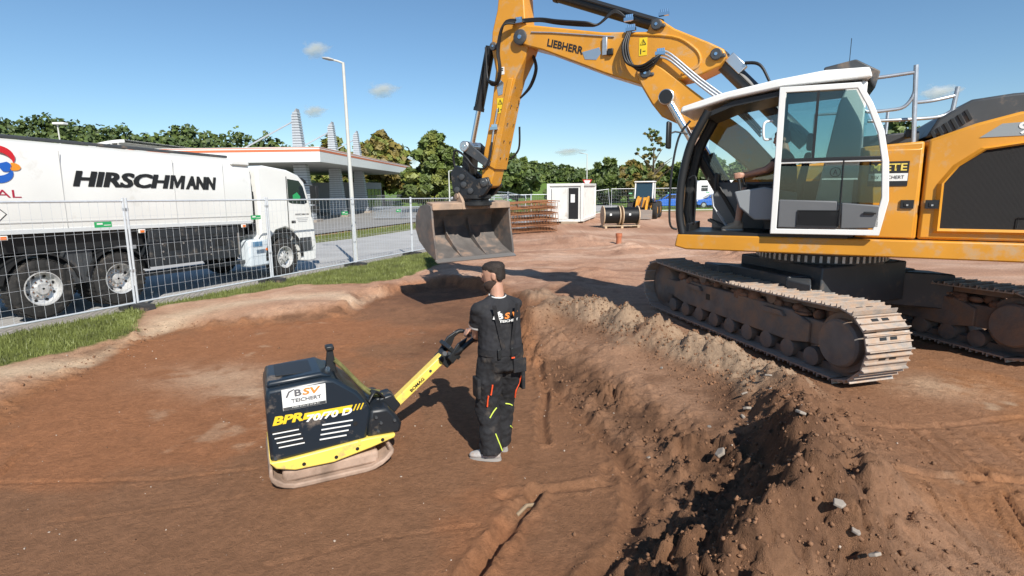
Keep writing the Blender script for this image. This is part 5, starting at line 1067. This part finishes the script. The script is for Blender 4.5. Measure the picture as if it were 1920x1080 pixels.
q = atY(107, 230, 40); lamp((q[0], 40, -.2), q[2]+.1, .5, 'street lamp with broad white head behind the tank lorry', flat=True)
q = atY(1101, 289, 62); lamp((q[0], 62, 0), q[2], -.9, 'slim street lamp beyond the white site container', .09)
q = atY(848, 316, 46); lamp((q[0]-.3, 46, -.2), q[2], .9, 'street lamp partly hidden by the chestnut tree near the bucket', .08)
# ================= FILLING STATION =================
SLAT = mat('metal_cladding', (.50, .52, .54), .45, metal=.3, var=.06); FAS = mat('fascia_white', (.74, .74, .71), .45, var=.03); FOR = mat('fascia_orange', (.62, .17, .07), .5)
GS = thing('filling_station', (-16.8, 45, -.3), 0, 'filling station with wide white canopy, orange fascia stripe and slatted metal pylons', 'building')
GZ = .3
cx0, cx1, cy0, cy1 = -12.0, 2.5, -3.0, 34.0
def canopy(x0, x1, y0, y1, z0, z1):
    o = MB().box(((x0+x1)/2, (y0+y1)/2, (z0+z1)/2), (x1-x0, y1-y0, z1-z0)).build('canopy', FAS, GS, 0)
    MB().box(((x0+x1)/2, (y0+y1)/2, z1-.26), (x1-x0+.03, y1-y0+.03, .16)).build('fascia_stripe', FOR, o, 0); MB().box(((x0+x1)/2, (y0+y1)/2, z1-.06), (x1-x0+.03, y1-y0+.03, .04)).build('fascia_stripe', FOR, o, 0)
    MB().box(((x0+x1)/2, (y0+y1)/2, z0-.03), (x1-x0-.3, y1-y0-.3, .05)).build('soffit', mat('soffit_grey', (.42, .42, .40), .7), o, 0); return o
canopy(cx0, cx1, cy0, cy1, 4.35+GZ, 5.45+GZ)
slat = MB().box((0, 0, 0), (1, 1, .10)).mesh('slat', SLAT, 0)
for k, y in enumerate((0, 8.6, 17)):
    core = MB().prism([(-.72, 0), (-.42, 8.4), (-.02, 8.9), (.72, 0)], y-.33, y+.33).build('pylon', mat('pylon_core', (.30, .31, .33), .6), GS, 0)
    for j in range(42):
        z = .15+j*.205; f_ = z/8.9; xl = -.72+.34*f_; xr = .72-.74*f_
        if z > 8.4: xl += (z-8.4)*.7
        o = obj('slat', slat, core, ((xl+xr)/2, y, z)); o.scale = (xr-xl+.08, .74, 1.25)
    MB().tube([(-.35, y, 8.0), (-5.2, y, 5.6)], .06, 8).build('tie_rod', SLAT, GS)
    MB().box((0, y, .05), (2.2, 1.6, .25)).build('pylon_plinth', CONC, GS, 0)
# barrel-vaulted roof left of the canopy with ribs
vr = MB(); n_ = 14; vs = []
for i in range(n_+1):
    t = i/n_; x = -12-3.6*t; z = 6.15+GZ-.75*t**2
    for y in (-3, 16): vs += [(x, y, z), (x, y, z-.22)]
fs = []
for i in range(n_):
    a = 4*i; fs += [(a, a+2, a+6, a+4), (a+1, a+5, a+7, a+3), (a, a+4, a+5, a+1), (a+2, a+3, a+7, a+6)]
vr.add(vs, fs); VR = vr.build('vaulted_roof', FAS, GS, 60)
for i in range(2, n_, 2): x = vs[4*i][0]; MB().box((x, 6.5, vs[4*i][2]-.30), (.10, 19, .16)).build('roof_rib', mat('rib_grey', (.45, .44, .41), .7), VR, 0)
for x, y in ((-15, -1), (-15, 14), (-12.5, 14)): MB().box((x, y, 2.6), (.4, .4, 5.6)).build('column', SLAT, GS, 0)
fin = MB().prism([(-25.6, 0), (-25.6, 5), (-24.1, 8.1), (-23.9, 8.1), (-23.9, 0)], -2.2, -1.7).build('pylon', MATS['pylon_core'], GS, 0)
for j in range(16): z = 4.9+.2*j; w_ = max(.15, 1.7*(1-(z-5)/3.3)); o = obj('slat', slat, fin, (-23.9-w_/2, -1.95, z)); o.scale = (w_+.06, .62, 1.2)
shop = MB().box((-5, 24, 1.7), (9, 10, 3.4)).build('shop', mat('shop_wall', (.30, .31, .32), .7), GS, 0)
for k in range(5): MB().box((-.48, 20.5+1.8*k, 1.5), (.06, 1.5, 2.2)).build('shop_window', mat('shop_glass', (.03, .04, .05), .1), shop, 0)
for x, y in ((-1.2, 4.2), (-1.2, 12.5)):
    p_ = MB().box((x, y, 1.0), (.7, 1.1, 1.7)).build('fuel_pump', mat('pump_grey', (.45, .46, .47), .5), GS, 30, bevel=.05); MB().box((x+.36, y, 1.3), (.02, .8, .5)).build('pump_display', RED, p_, 0); MB().box((x, y, .1), (1.4, 3, .2)).build('pump_island', CONC, GS, 0)

# stacked crowd barriers on the forecourt
BAR = MB(); 
for s_q in ((0, 0), (2.4, 0)): pass
BAR.tube([(0, 0, .15), (0, 0, .95), (.08, 0, 1.08), (2.3, 0, 1.08), (2.38, 0, .95), (2.38, 0, .15)], .022, 6, smooth=0); BAR.tube([(0, 0, .2), (2.38, 0, .2)], .018, 6)
for k in range(1, 18): BAR.tube([(2.38*k/18, 0, .2), (2.38*k/18, 0, 1.08)], .009, 5, cap=False)
BARM = BAR.mesh('crowd_barrier', STL)
b0 = onz(700, 412, -.3)
for r_ in range(4):
    for k in range(2):
        tag(obj('crowd_barrier', BARM, None, (b0[0]+2.45*k+.1*r_, b0[1]+.22*r_, -.33), R_(4)), 'galvanised crowd barrier parked in a tight row on the forecourt', 'barrier', 'crowd barriers on the forecourt')
b1 = onz(690, 398, -.3)
HO = thing('site_hoarding', (b1[0]-1.0, b1[1]+1.5, -.35), R_(8), 'row of tall grey mesh hoarding frames with rounded corners beyond the verge', 'fence')
for k in range(4):
    MB().tube([(3.3*k, 0, 0), (3.3*k, 0, 1.75), (3.3*k+.15, 0, 1.9), (3.3*k+3.0, 0, 1.9), (3.3*k+3.15, 0, 1.75), (3.3*k+3.15, 0, 0)], .03, 6).build('frame', STL, HO, 60)
    w_ = MB()
    for j in range(1, 30): w_.tube([(3.3*k+3.15*j/30, 0, .1), (3.3*k+3.15*j/30, 0, 1.88)], .008, 4, cap=False)
    for j in range(1, 9): w_.tube([(3.3*k, 0, .2*j), (3.3*k+3.15, 0, .2*j)], .006, 4, cap=False)
    w_.build('wire_infill', STL, HO)

# ================= SITE CONTAINER =================
q = onz(1093, 419, 0); p2 = onz(1119, 408, 0); p1 = onz(1037, 416.5, 0)
ax_ = np.array([p2[0]-q[0], p2[1]-q[1]]); ca_ = math.atan2(ax_[1], ax_[0])
CT = thing('site_container', (q[0], q[1], 0), ca_, 'white site container with an open doorway at its end, standing on timber bearers', 'container')
CL, CW, CHH = 6.0, 2.3, 2.35
MB().box((CL/2, CW/2, CHH/2+.12), (CL-.16, CW-.16, CHH-.1)).build('shell', WHTD, CT, 0)
for x in (.08, CL-.08):
    for y in (.08, CW-.08): MB().box((x, y, CHH/2+.12), (.17, .17, CHH)).build('corner_post', WHTD, CT, 30, bevel=.02)
for z in (.19, CHH+.05):
    for y in (.06, CW-.06): MB().box((CL/2, y, z), (CL-.34, .14, .15)).build('side_rail', WHTD, CT, 0)
    for x in (.06, CL-.06): MB().box((x, CW/2, z), (.14, CW-.34, .15)).build('end_rail', WHTD, CT, 0)
for k in range(11): MB().box((.6+.5*k, .072, 1.25), (.06, .02, 1.95)).build('wall_rib', WHTD, CT, 0)
dr = MB().box((.062, .62, 1.22), (.05, .62, 1.95)).build('doorway', mat('dark_interior', (.012, .012, .013), .9), CT, 0)
MB().box((.03, .28, 1.22), (.06, .05, 2.0)).build('door_frame', WHTD, CT, 0); MB().box((.03, .96, 1.22), (.06, .05, 2.0)).build('door_frame', WHTD, CT, 0)
MB().box((.015, 1.5, 1.22), (.05, .98, 1.98)).build('open_door', WHTD, CT, 30, bevel=.01); MB().box((.032, .66, 1.55), (.012, .26, .5)).build('notice', WHT, dr, 0)
MB().box((-.25, .8, .06), (.5, 1.0, .12)).build('door_step', mat('old_wood2', (.36, .28, .2), .9, var=.2), CT, 0)
for x in (.5, 3, 5.5): MB().box((x, CW/2, .05), (.2, CW, .12)).build('timber_bearer', MATS['old_wood2'], CT, 0)

# ================= CABLE DRUMS ON A PALLET =================
WOOD = mat('pallet_wood', (.55, .41, .27), .85, var=.2, vs=5); CBL = mat('black_cable', (.012, .012, .013), .5)
q = onz(1162, 427, 0); PA = thing('pallet', (q[0], q[1], 0), R_(4), 'wooden pallet carrying two cable drums', 'pallet')
for k in range(7): MB().box((0, -.48+.16*k, .135), (2.0, .12, .025)).build('deck_board', WOOD, PA, 0)
for x in (-.9, 0, .9): MB().box((x, 0, .06), (.12, 1.05, .11)).build('bearer', WOOD, PA, 0)
for k, dx in enumerate((-.52, .52)):
    D = thing('cable_drum', (q[0]+dx, q[1]+.0, .15), R_(4), ('cable drum of black cable beside the container end of the pallet', 'cable drum of black cable on the pallet end beside the wheel loader')[k], 'cable drum')
    MB().lathe([(.42, -.40), (.42, .40)], (0, 0, .53), 'x', 28).build('cable_core', CBL, D); c_ = MB()
    for j in range(17): c_.lathe([(.40, -.024), (.445, -.015), (.45, 0), (.445, .015), (.40, .024)], (-.39+.0488*j, 0, .53), 'x', 24)
    c_.build('cable_winding', CBL, D, 60)
    for x in (-.44, .44):
        fl = MB().lathe([(.53, -.025), (.53, .025)], (x, 0, .53), 'x', 32).build('flange', WOOD, D); MB().lathe([(.06, -.03), (.06, .03)], (x, 0, .53), 'x', 12).build('hub', DGR, fl)
    MB().box((-.1, -.455, .60), (.11, .006, .11)).build('label', WHT, D, 0)

# ================= WHEEL LOADER =================
q = onz(1213, 411, 0); WLd = thing('wheel_loader', (q[0]+.1, q[1]+1.2, 0), R_(-112), 'compact yellow wheel loader with white cab roof, bucket lowered toward the site', 'wheel loader')
for x in (.75, -1.05):
    for y in (-.84, .84):
        W_ = MB().lathe([(.30, -.18), (.52, -.19), (.59, -.12), (.61, 0), (.59, .12), (.52, .19), (.30, .18)], (x, y, .61), 'y', 24, cap=False).build('wheel', TY, WLd); MB().lathe([(.30, -.15), (.2, -.08), (.05, -.1), (.05, .1), (.2, .08), (.30, .15)], (x, y, .61), 'y', 18).build('rim', YEL, W_)
MB().prism([(-1.9, .7), (-1.95, 1.35), (-1.5, 1.6), (-.5, 1.6), (-.4, .7)], -.5, .5).build('engine_hood', YEL, WLd, 30, bevel=.06)
MB().box((.3, 0, .75), (1.4, .7, .4)).build('chassis', DGR, WLd, 30, bevel=.03)
MB().prism([(-.6, 1.35), (-.55, 2.48), (.40, 2.48), (.62, 1.5), (.45, 1.1), (-.6, 1.1)], -.60, .60).build('cab', mat('loader_glass', (.025, .05, .065), .08, spec=.8), WLd, 30, bevel=.03)
MB().box((-.08, 0, 2.55), (1.25, 1.38, .09)).build('cab_roof', WHT, WLd, 30, bevel=.04)
for y in (-.6, .6):
    for x0, x1 in ((.62, .42), (-.6, -.56)): MB().tube([(x0, y, 1.4), (x1, y, 2.5)], .045, 6).build('cab_post', WHT, WLd)
for y in (-.34, .34): MB().prism([(.35, 1.35), (.45, 1.62), (1.2, 1.35), (1.85, .55), (1.75, .40), (1.0, 1.05)], y-.07, y+.07).build('lift_arm', YEL, WLd, 30, bevel=.02)
MB().prism([(.62, .75), (.62, 1.35), (.85, 1.5), (1.05, 1.35), (1.15, .8)], -.30, .30).build('front_frame', YEL, WLd, 30, bevel=.04); MB().tube([(.9, 0, 1.5), (1.7, 0, .8)], .06, 8).build('tilt_cylinder', DGR, WLd)
MB().prism([(1.75, .10), (1.70, .62), (1.82, .68), (1.9, .35), (2.35, .10), (2.35, .06), (1.8, .04)], -.78, .78).build('bucket', mat('loader_bucket', (.24, .20, .17), .6, dirt=DUST, da=.4), WLd, 30, bevel=.015)
for y in (-.80, .80): MB().box((.75, y, 1.30), (.9, .42, .06)).build('mudguard', BLK, WLd, 30, bevel=.02)

# ================= REBAR MATS, PIPE =================
RUST = mat('rusty_rebar', (.27, .115, .05), .85, var=.25, vs=3)
q = onz(990, 438, 0)
_r = MB()
for k in range(16): x = -1.5+.2*k; _r.tube([(x, -1.1, .05*math.sin(x*1.3)), (x, 1.1, .05*math.sin(x*1.3)+.02)], .015, 4)
for k in range(12): y = -1.1+.2*k; _r.tube([(-1.5+.3*j, y, .05*math.sin((-1.5+.3*j)*1.3)+.022) for j in range(11)], .015, 4)
_r2 = MB()
for k in range(21): _r2.tube([(-1.5+.15*k, 0, 0), (-1.5+.15*k, 0, .27)], .012, 4)
for z in (.02, .25): _r2.tube([(-1.5, 0, z), (1.5, 0, z)], .011, 4)
RM, RS = _r.mesh('rebar_mat', RUST, 0), _r2.mesh('spacer', RUST, 0)
for k in range(6):
    R0 = thing('rebar_mat', (q[0]-.15+.06*(k % 2), q[1]+1.2, .06+.29*k), R_(6+3*(k % 3)), ('lowest rusty reinforcement mat, lying on the ground in the stack beside the container', 'second rusty reinforcement mat from the ground in the stack', 'third rusty reinforcement mat from the ground in the stack', 'fourth rusty reinforcement mat from the ground in the stack', 'second rusty reinforcement mat from the top of the stack', 'topmost rusty reinforcement mat of the stack beside the container')[k], 'rebar mat', 'stack of rusty reinforcement mats')
    obj('mesh_grid', RM, R0)
    if k < 5:
        for y in (-1.05, -.6, -.2, .2, .6, 1.05): obj('spacer', RS, R0, (0, y, .02))
q = onz(1160, 462, 0); PP = thing('drain_pipe', (q[0], q[1], hz(q[0], q[1])), 0, 'orange plastic drain pipe stub standing up out of the bare soil', 'pipe')
MB().lathe([(.10, -.1), (.10, .27), (.125, .28), (.125, .40), (.105, .40), (.105, .2)], (0, 0, 0), 'z', 20).build('pipe', mat('pipe_orange', (.45, .15, .07), .6, dirt=DUST, da=.3), PP)

# ================= YIELD SIGN, CAR, CARAVAN =================
q = atY(1101, 342, 50); SG = thing('yield_sign', (q[0], 50, 0), 0, 'inverted triangular yield sign with red border beyond the container', 'road sign')
MB().tube([(0, .05, 0), (0, .05, q[2]+.35)], .035, 8).build('post', STL, SG)
for nm, r_, m_, y in (('border', .50, RED, 0), ('face', .34, WHT, -.012)): MB().prism([(r_*math.cos(R_(a)), q[2]+r_*math.sin(R_(a))) for a in (30, 150, 270)], y-.01, y+.01).build(nm, m_, SG, 0)
BLU = mat('car_blue', (.015, .13, .52), .25, coat=.6); q = onz(1262, 391, 0)
CAR = thing('parked_car', (q[0]-.1, q[1]+.9, hz(q[0], q[1])-.02), R_(176), 'small bright blue hatchback parked beyond the far fence', 'car')
def carbody(T, m, L=3.9):
    MB().prism([(-1.9, .35), (-1.95, .75), (-1.85, .98), (-1.0, 1.0), (.7, .98), (1.75, .82), (1.93, .6), (1.9, .32), (1.55, .25), (-1.6, .25)], -.82, .82).build('body', m, T, 40, bevel=.07)
    MB().prism([(-1.80, .96), (-1.45, 1.40), (-1.2, 1.47), (0, 1.47), (.35, 1.38), (1.0, .96)], -.68, .68).build('roof', m, T, 40, bevel=.08)
    for s in (-1, 1):
        MB().prism([(-1.5, 1.02), (-1.25, 1.36), (-.5, 1.39), (-.5, 1.02)], s*.70, s*.715).build('side_window', MATS['cab_glass'], T, 0); MB().prism([(-.42, 1.02), (-.42, 1.39), (.22, 1.36), (.75, 1.02)], s*.70, s*.715).build('side_window', MATS['cab_glass'], T, 0)
        for x in (-1.22, 1.25):
            w_ = MB().lathe([(.2, -.1), (.31, -.1), (.32, 0), (.31, .1), (.2, .1)], (x, s*.75, .31), 'y', 20).build('wheel', TY, T); MB().lathe([(.2, s*.08), (.19, s*.105), (.03, s*.11)], (x, s*.75, .31), 'y', 16).build('rim', ALU, w_)
        MB().box((1.86, s*.58, .72), (.10, .3, .14)).build('headlight', WHT, T, 30, bevel=.03); MB().box((-1.93, s*.66, .85), (.06, .2, .24)).build('tail_light', RED, T, 30, bevel=.02)
    MB().add([(.40, -.6, 1.37), (.40, .6, 1.37), (1.02, .66, .99), (1.02, -.66, .99)], [(0, 1, 2, 3)]).build('windscreen', MATS['cab_glass'], T, 0)
carbody(CAR, BLU)
C2 = copy_tree(CAR); C2.location = (q[0]+4.6, q[1]+1.4, CAR.location[2]); C2['label'] = 'second blue hatchback half hidden beside the white caravan'
q = onz(1318, 388, 0); CV = thing('caravan', (q[0]+1.2, q[1]+.5, hz(q[0], q[1])), R_(3), 'white caravan with ribbed side panels parked beyond the excavator cab', 'caravan')
MB().prism([(-2.3, .45), (-2.4, 1.0), (-2.2, 2.55), (-1.9, 2.75), (2.0, 2.75), (2.3, 2.4), (2.4, .9), (2.2, .45)], -1.05, 1.05).build('body', WHT, CV, 30, bevel=.06)
for k in range(6): MB().box((0, -1.056, .75+.14*k), (4.4, .012, .05)).build('side_rib', FAS, CV, 0)
MB().box((.2, -1.058, 1.95), (1.3, .02, .6)).build('window', MATS['cab_glass'], CV, 0); MB().box((-1.4, -1.058, 1.95), (.7, .02, .6)).build('window', MATS['cab_glass'], CV, 0)
for y in (-.9, .9): MB().lathe([(.15, -.1), (.33, -.1), (.33, .1), (.15, .1)], (0, y, .33), 'y', 18).build('wheel', TY, CV)

# ================= TREES =================
def leafmat(nm, c): return mat(nm, c, .6, var=.45, vs=.9)
LFA = leafmat('leaf_yellowgreen', (.15, .165, .03)); LFB = leafmat('leaf_green', (.095, .13, .025)); LFC = leafmat('leaf_dark', (.065, .098, .024)); LFD = leafmat('leaf_brownish', (.17, .13, .03))
BARK = mat('bark', (.09, .07, .05), .95, var=.3)
def crownmesh(nm, shapes, n, ls, m, seed):
    """leaf-sized faces clustered in uneven clumps through a crown volume"""
    g = np.random.default_rng(seed); C_, S_ = [], []
    for (cx, cy, cz, rx, ry, rz) in shapes:
        k = max(8, int(60*rx*rz/8)); u = g.normal(size=(k, 3)); u /= np.linalg.norm(u, axis=1)[:, None]; u *= g.uniform(.45, 1.0, (k, 1))**.6
        C_.append(np.array([cx, cy, cz])+u*np.array([rx, ry, rz])); S_.append(np.full(k, .30*min(rx, rz)))
    C_ = np.concatenate(C_); S_ = np.concatenate(S_)*g.uniform(.6, 1.4, len(C_)); k = g.integers(0, len(C_), n); d = g.normal(size=(n, 3)); d /= np.linalg.norm(d, axis=1)[:, None]
    P = C_[k]+d*S_[k][:, None]*g.uniform(.55, 1.05, (n, 1))*np.array([1.15, 1.15, .8]); a = g.normal(size=(n, 3)); a /= np.linalg.norm(a, axis=1)[:, None]; nn_ = d*.9+g.normal(size=(n, 3))*.45+np.array([0, -.15, .35]); nn_ /= np.linalg.norm(nn_, axis=1)[:, None]; a = a-nn_*(a*nn_).sum(1)[:, None]; a /= np.linalg.norm(a, axis=1)[:, None]+1e-9; b_ = np.cross(a, nn_); b_ /= np.linalg.norm(b_, axis=1)[:, None]+1e-9
    s = ls*g.uniform(.6, 1.4, (n, 1)); V = np.stack([P-a*s, P-b_*s*.7, P+a*s, P+b_*s*.7], 1).reshape(-1, 3)
    me = bpy.data.meshes.new(nm); me.from_pydata(V.tolist(), [], np.arange(4*n).reshape(-1, 4).tolist())
    for q in (m if isinstance(m, list) else [m]): me.materials.append(q)
    if isinstance(m, list): me.polygons.foreach_set('material_index', g.integers(0, len(m), len(C_))[k])
    return me
def tree(px, py_top, Y, wpx, m, lab, kind='round', n=9000, seed=1, base=None, cat='tree', group=None):
    t = atY(px, py_top, Y); x = float(t[0]); zb = hz(x, Y) if base is None else base; h_ = float(t[2])-zb; r_ = wpx/2/F*Y
    T = thing('tree', (x, Y, zb), 0, lab, cat, group); g = random.Random(seed)
    tr_ = MB(); tr_.tube([(0, 0, -.2), (g.uniform(-.1, .1), 0, h_*.3), (g.uniform(-.2, .2), 0, h_*.75)], [.03*h_, .022*h_, .008*h_], 8)
    for k in range(6): a = g.random()*6.28; z = h_*g.uniform(.25, .6); tr_.tube([(0, 0, z), (math.cos(a)*r_*.4, math.sin(a)*r_*.4, z+h_*.12), (math.cos(a)*r_*.75, math.sin(a)*r_*.75, z+h_*.2)], [.011*h_, .007*h_, .003*h_], 6)
    tr_.build('trunk', BARK, T)
    if kind == 'cone': sh_ = [(0, 0, h_*.28, r_, r_, h_*.17), (0, 0, h_*.45, r_*.9, r_*.9, h_*.18), (0, 0, h_*.64, r_*.68, r_*.68, h_*.17), (0, 0, h_*.83, r_*.40, r_*.40, h_*.15)]
    elif kind == 'sparse': sh_ = [(g.uniform(-.6, .6)*r_, g.uniform(-.5, .5)*r_, h_*(.3+.65*k/8), r_*.33, r_*.33, h_*.07) for k in range(9)]
    else: sh_ = [(0, 0, h_*.55, r_*.85, r_*.85, h_*.32)]+[(math.cos(a)*r_*.5, math.sin(a)*r_*.5, h_*g.uniform(.35, .75), r_*.5, r_*.5, h_*.2) for a in (0, 1.3, 2.5, 3.8, 5)]+[(0, 0, h_*.85, r_*.45, r_*.45, h_*.13)]
    obj('crown', crownmesh('crown', sh_, n,   .0066*Y if kind != 'sparse' else .0028*Y, m, seed), T); return T
tree(815, 245, 62, 128, [LFA, LFB], 'tall pointed chestnut tree with yellow green leaves beside the filling station', 'cone', 14000, 3)
tree(712, 247, 84, 100, [LFA, LFD], 'yellowing rounded tree behind the end of the station canopy', 'round', 9000, 4)
tree(622, 250, 90, 74, [LFA, LFD], 'yellowing tree between the two nearest station pylons', 'round', 7000, 5)
tree(968, 288, 66, 92, [LFB, LFC], 'leafy green tree standing right behind the yellow excavator stick', 'round', 9000, 6)
tree(1135, 292, 78, 76, [LFB, LFC], 'dense green tree behind the white site container', 'cone', 8000, 7)
tree(1180, 300, 84, 84, [LFB, LFD], 'olive green tree behind the wheel loader', 'round', 8000, 8)
tree(1228, 243, 70, 90, [LFB, LFD], 'thin tall tree with sparse airy twigs beside the loader', 'sparse', 1500, 9)
tree(1250, 305, 80, 80, [LFB, LFD], 'bushy brownish tree behind the blue car', 'round', 8000, 10)
tree(1318, 285, 76, 90, [LFB, LFC], 'green tree behind the white caravan', 'round', 8000, 11)
tree(1390, 300, 84, 90, [LFB, LFC], 'green tree seen through the open excavator cab', 'round', 3600, 12)
tree(1690, 222, 90, 110, [LFC, LFB], 'dark tree rising behind the excavator guard rails', 'round', 4200, 13)
tree(1600, 290, 95, 120, [LFC, LFB], 'dark green tree behind the excavator cab door', 'round', 3600, 14)
tree(770, 318, 96, 120, [LFC, LFB], 'low dark green tree between the two chestnut trees', 'round', 3600, 15)
tree(660, 300, 100, 140, [LFC, LFB], 'dark broad tree under the far end of the canopy', 'round', 3600, 16)
# far woods: reads as one mass
def wood(nm, L, lab, m, ls, per):
    sh_ = []; g = random.Random(5)
    for (px, py, Y, wpx) in L:
        t = atY(px, py, Y); zb = hz(float(t[0]), Y); h_ = max(4, float(t[2])-zb); r_ = wpx/2/F*Y
        sh_ += [(float(t[0]), Y, zb+h_*.72, r_, r_, h_*.28), (float(t[0])+g.uniform(-.5, .5)*r_, Y-1, zb+h_*.38, r_*1.05, r_*1.05, h_*.36)]
    n = per*len(L); return tag(obj(nm, crownmesh(nm, sh_, n, ls, m, 21)), lab, kind='stuff')
g = random.Random(3)
top = [(0, 204), (40, 208), (90, 206), (140, 206), (185, 222), (230, 222), (280, 230), (320, 224), (370, 228), (410, 232), (450, 240), (490, 240), (530, 255), (570, 265)]
LW = []
for row, (Yr, dy) in enumerate(((135, 0), (125, 22), (116, 45))):
    for k in range(26):
        px = -70+27*k+g.uniform(-8, 8); py = float(np.interp(px, [p[0] for p in top], [p[1] for p in top]))+12+dy+g.uniform(-7, 9); LW.append((px, py, Yr+g.uniform(-4, 4), g.uniform(38, 58)))
wood('left_wood', LW, 'dark green wooded slope behind the tank lorry and filling station', [LFC, LFC, LFB], .55, 800)
LW = []
for row, (Yr, dy) in enumerate(((260, 0), (240, 14), (225, 28))):
    for k in range(34):
        px = 880+30*k+g.uniform(-9, 9); py = float(np.interp(px, [880, 930, 985, 1020, 1060, 1100, 1200, 1400, 1900], [315, 300, 297, 302, 310, 318, 318, 312, 300]))+dy+g.uniform(-4, 5); LW.append((px, py, Yr+g.uniform(-6, 6), g.uniform(26, 40)))
for k in range(12): LW.append((600+26*k, 330+g.uniform(-8, 8), 200+g.uniform(-5, 5), 44))
wood('far_wood', LW, 'distant wooded hillside beyond the fields', [LFC, LFC, LFB], .8, 480)
# roadside shrubs along the far fence
for k, (px, py, Y, wd) in enumerate([(1060, 352, 88, 70), (1330, 345, 90, 80), (1150, 345, 92, 80), (1420, 345, 92, 80), (1230, 340, 96, 90), (1500, 345, 96, 100)]):
    t = atY(px, py, Y); zb = hz(float(t[0]), Y); T = thing('shrub', (float(t[0]), Y, zb), 0, 'low green shrub in the hedge line beyond the far fence', 'shrub', 'shrubs beyond the far fence')
    obj('crown', crownmesh('crown', [(0, 0, 1.4, wd/2/F*Y, 1.6, 1.5)], 1500, .4, [LFB, LFC], 40+k), T); MB().tube([(0, 0, -.1), (0, 0, 1.4)], .12, 6).build('stem', BARK, T)

# ================= CLOUDS =================
cm = bpy.data.materials.new('cloud'); cm.use_nodes = True; n = cm.node_tree.nodes; l = cm.node_tree.links; n.remove(n['Principled BSDF'])
pv = n.new('ShaderNodeVolumePrincipled'); pv.inputs['Color'].default_value = (1, 1, 1, 1); pv.inputs['Anisotropy'].default_value = .3
tcc = n.new('ShaderNodeTexCoord'); ln_ = n.new('ShaderNodeVectorMath'); ln_.operation = 'LENGTH'; l.new(tcc.outputs['Object'], ln_.inputs[0])
nz = n.new('ShaderNodeTexNoise'); nz.inputs['Scale'].default_value = 2.2; nz.inputs['Detail'].default_value = 5; l.new(tcc.outputs['Object'], nz.inputs['Vector'])
m1 = n.new('ShaderNodeMath'); m1.operation = 'MULTIPLY_ADD'; l.new(nz.outputs[0], m1.inputs[0]); m1.inputs[1].default_value = 1.7; m1.inputs[2].default_value = -.25
m2 = n.new('ShaderNodeMath'); m2.operation = 'SUBTRACT'; l.new(m1.outputs[0], m2.inputs[0]); l.new(ln_.outputs['Value'], m2.inputs[1])
m3 = n.new('ShaderNodeMath'); m3.operation = 'MULTIPLY'; m3.use_clamp = False; l.new(m2.outputs[0], m3.inputs[0]); m3.inputs[1].default_value = .16
m4 = n.new('ShaderNodeMath'); m4.operation = 'MAXIMUM'; l.new(m3.outputs[0], m4.inputs[0]); m4.inputs[1].default_value = 0; l.new(m4.outputs[0], pv.inputs['Density']); l.new(pv.outputs[0], n['Material Output'].inputs['Volume'])
CLM = MB().ball((0, 0, 0), 1.0, 20, 12).mesh('cloud', cm)
for px, py, wx, wz in ((716, 168, 34, 15), (588, 208, 26, 12), (590, 92, 30, 16), (1066, 284, 34, 8), (1762, 172, 42, 16), (765, 300, 30, 10)):
    D_ = 1500; t = atY(px, py, D_); o = tag(obj('cloud', CLM, None, t), 'small white wisp of cloud in the blue sky', 'cloud', 'small clouds'); o.scale = (wx/F*D_*1.25, 40, wz/F*D_*1.3)
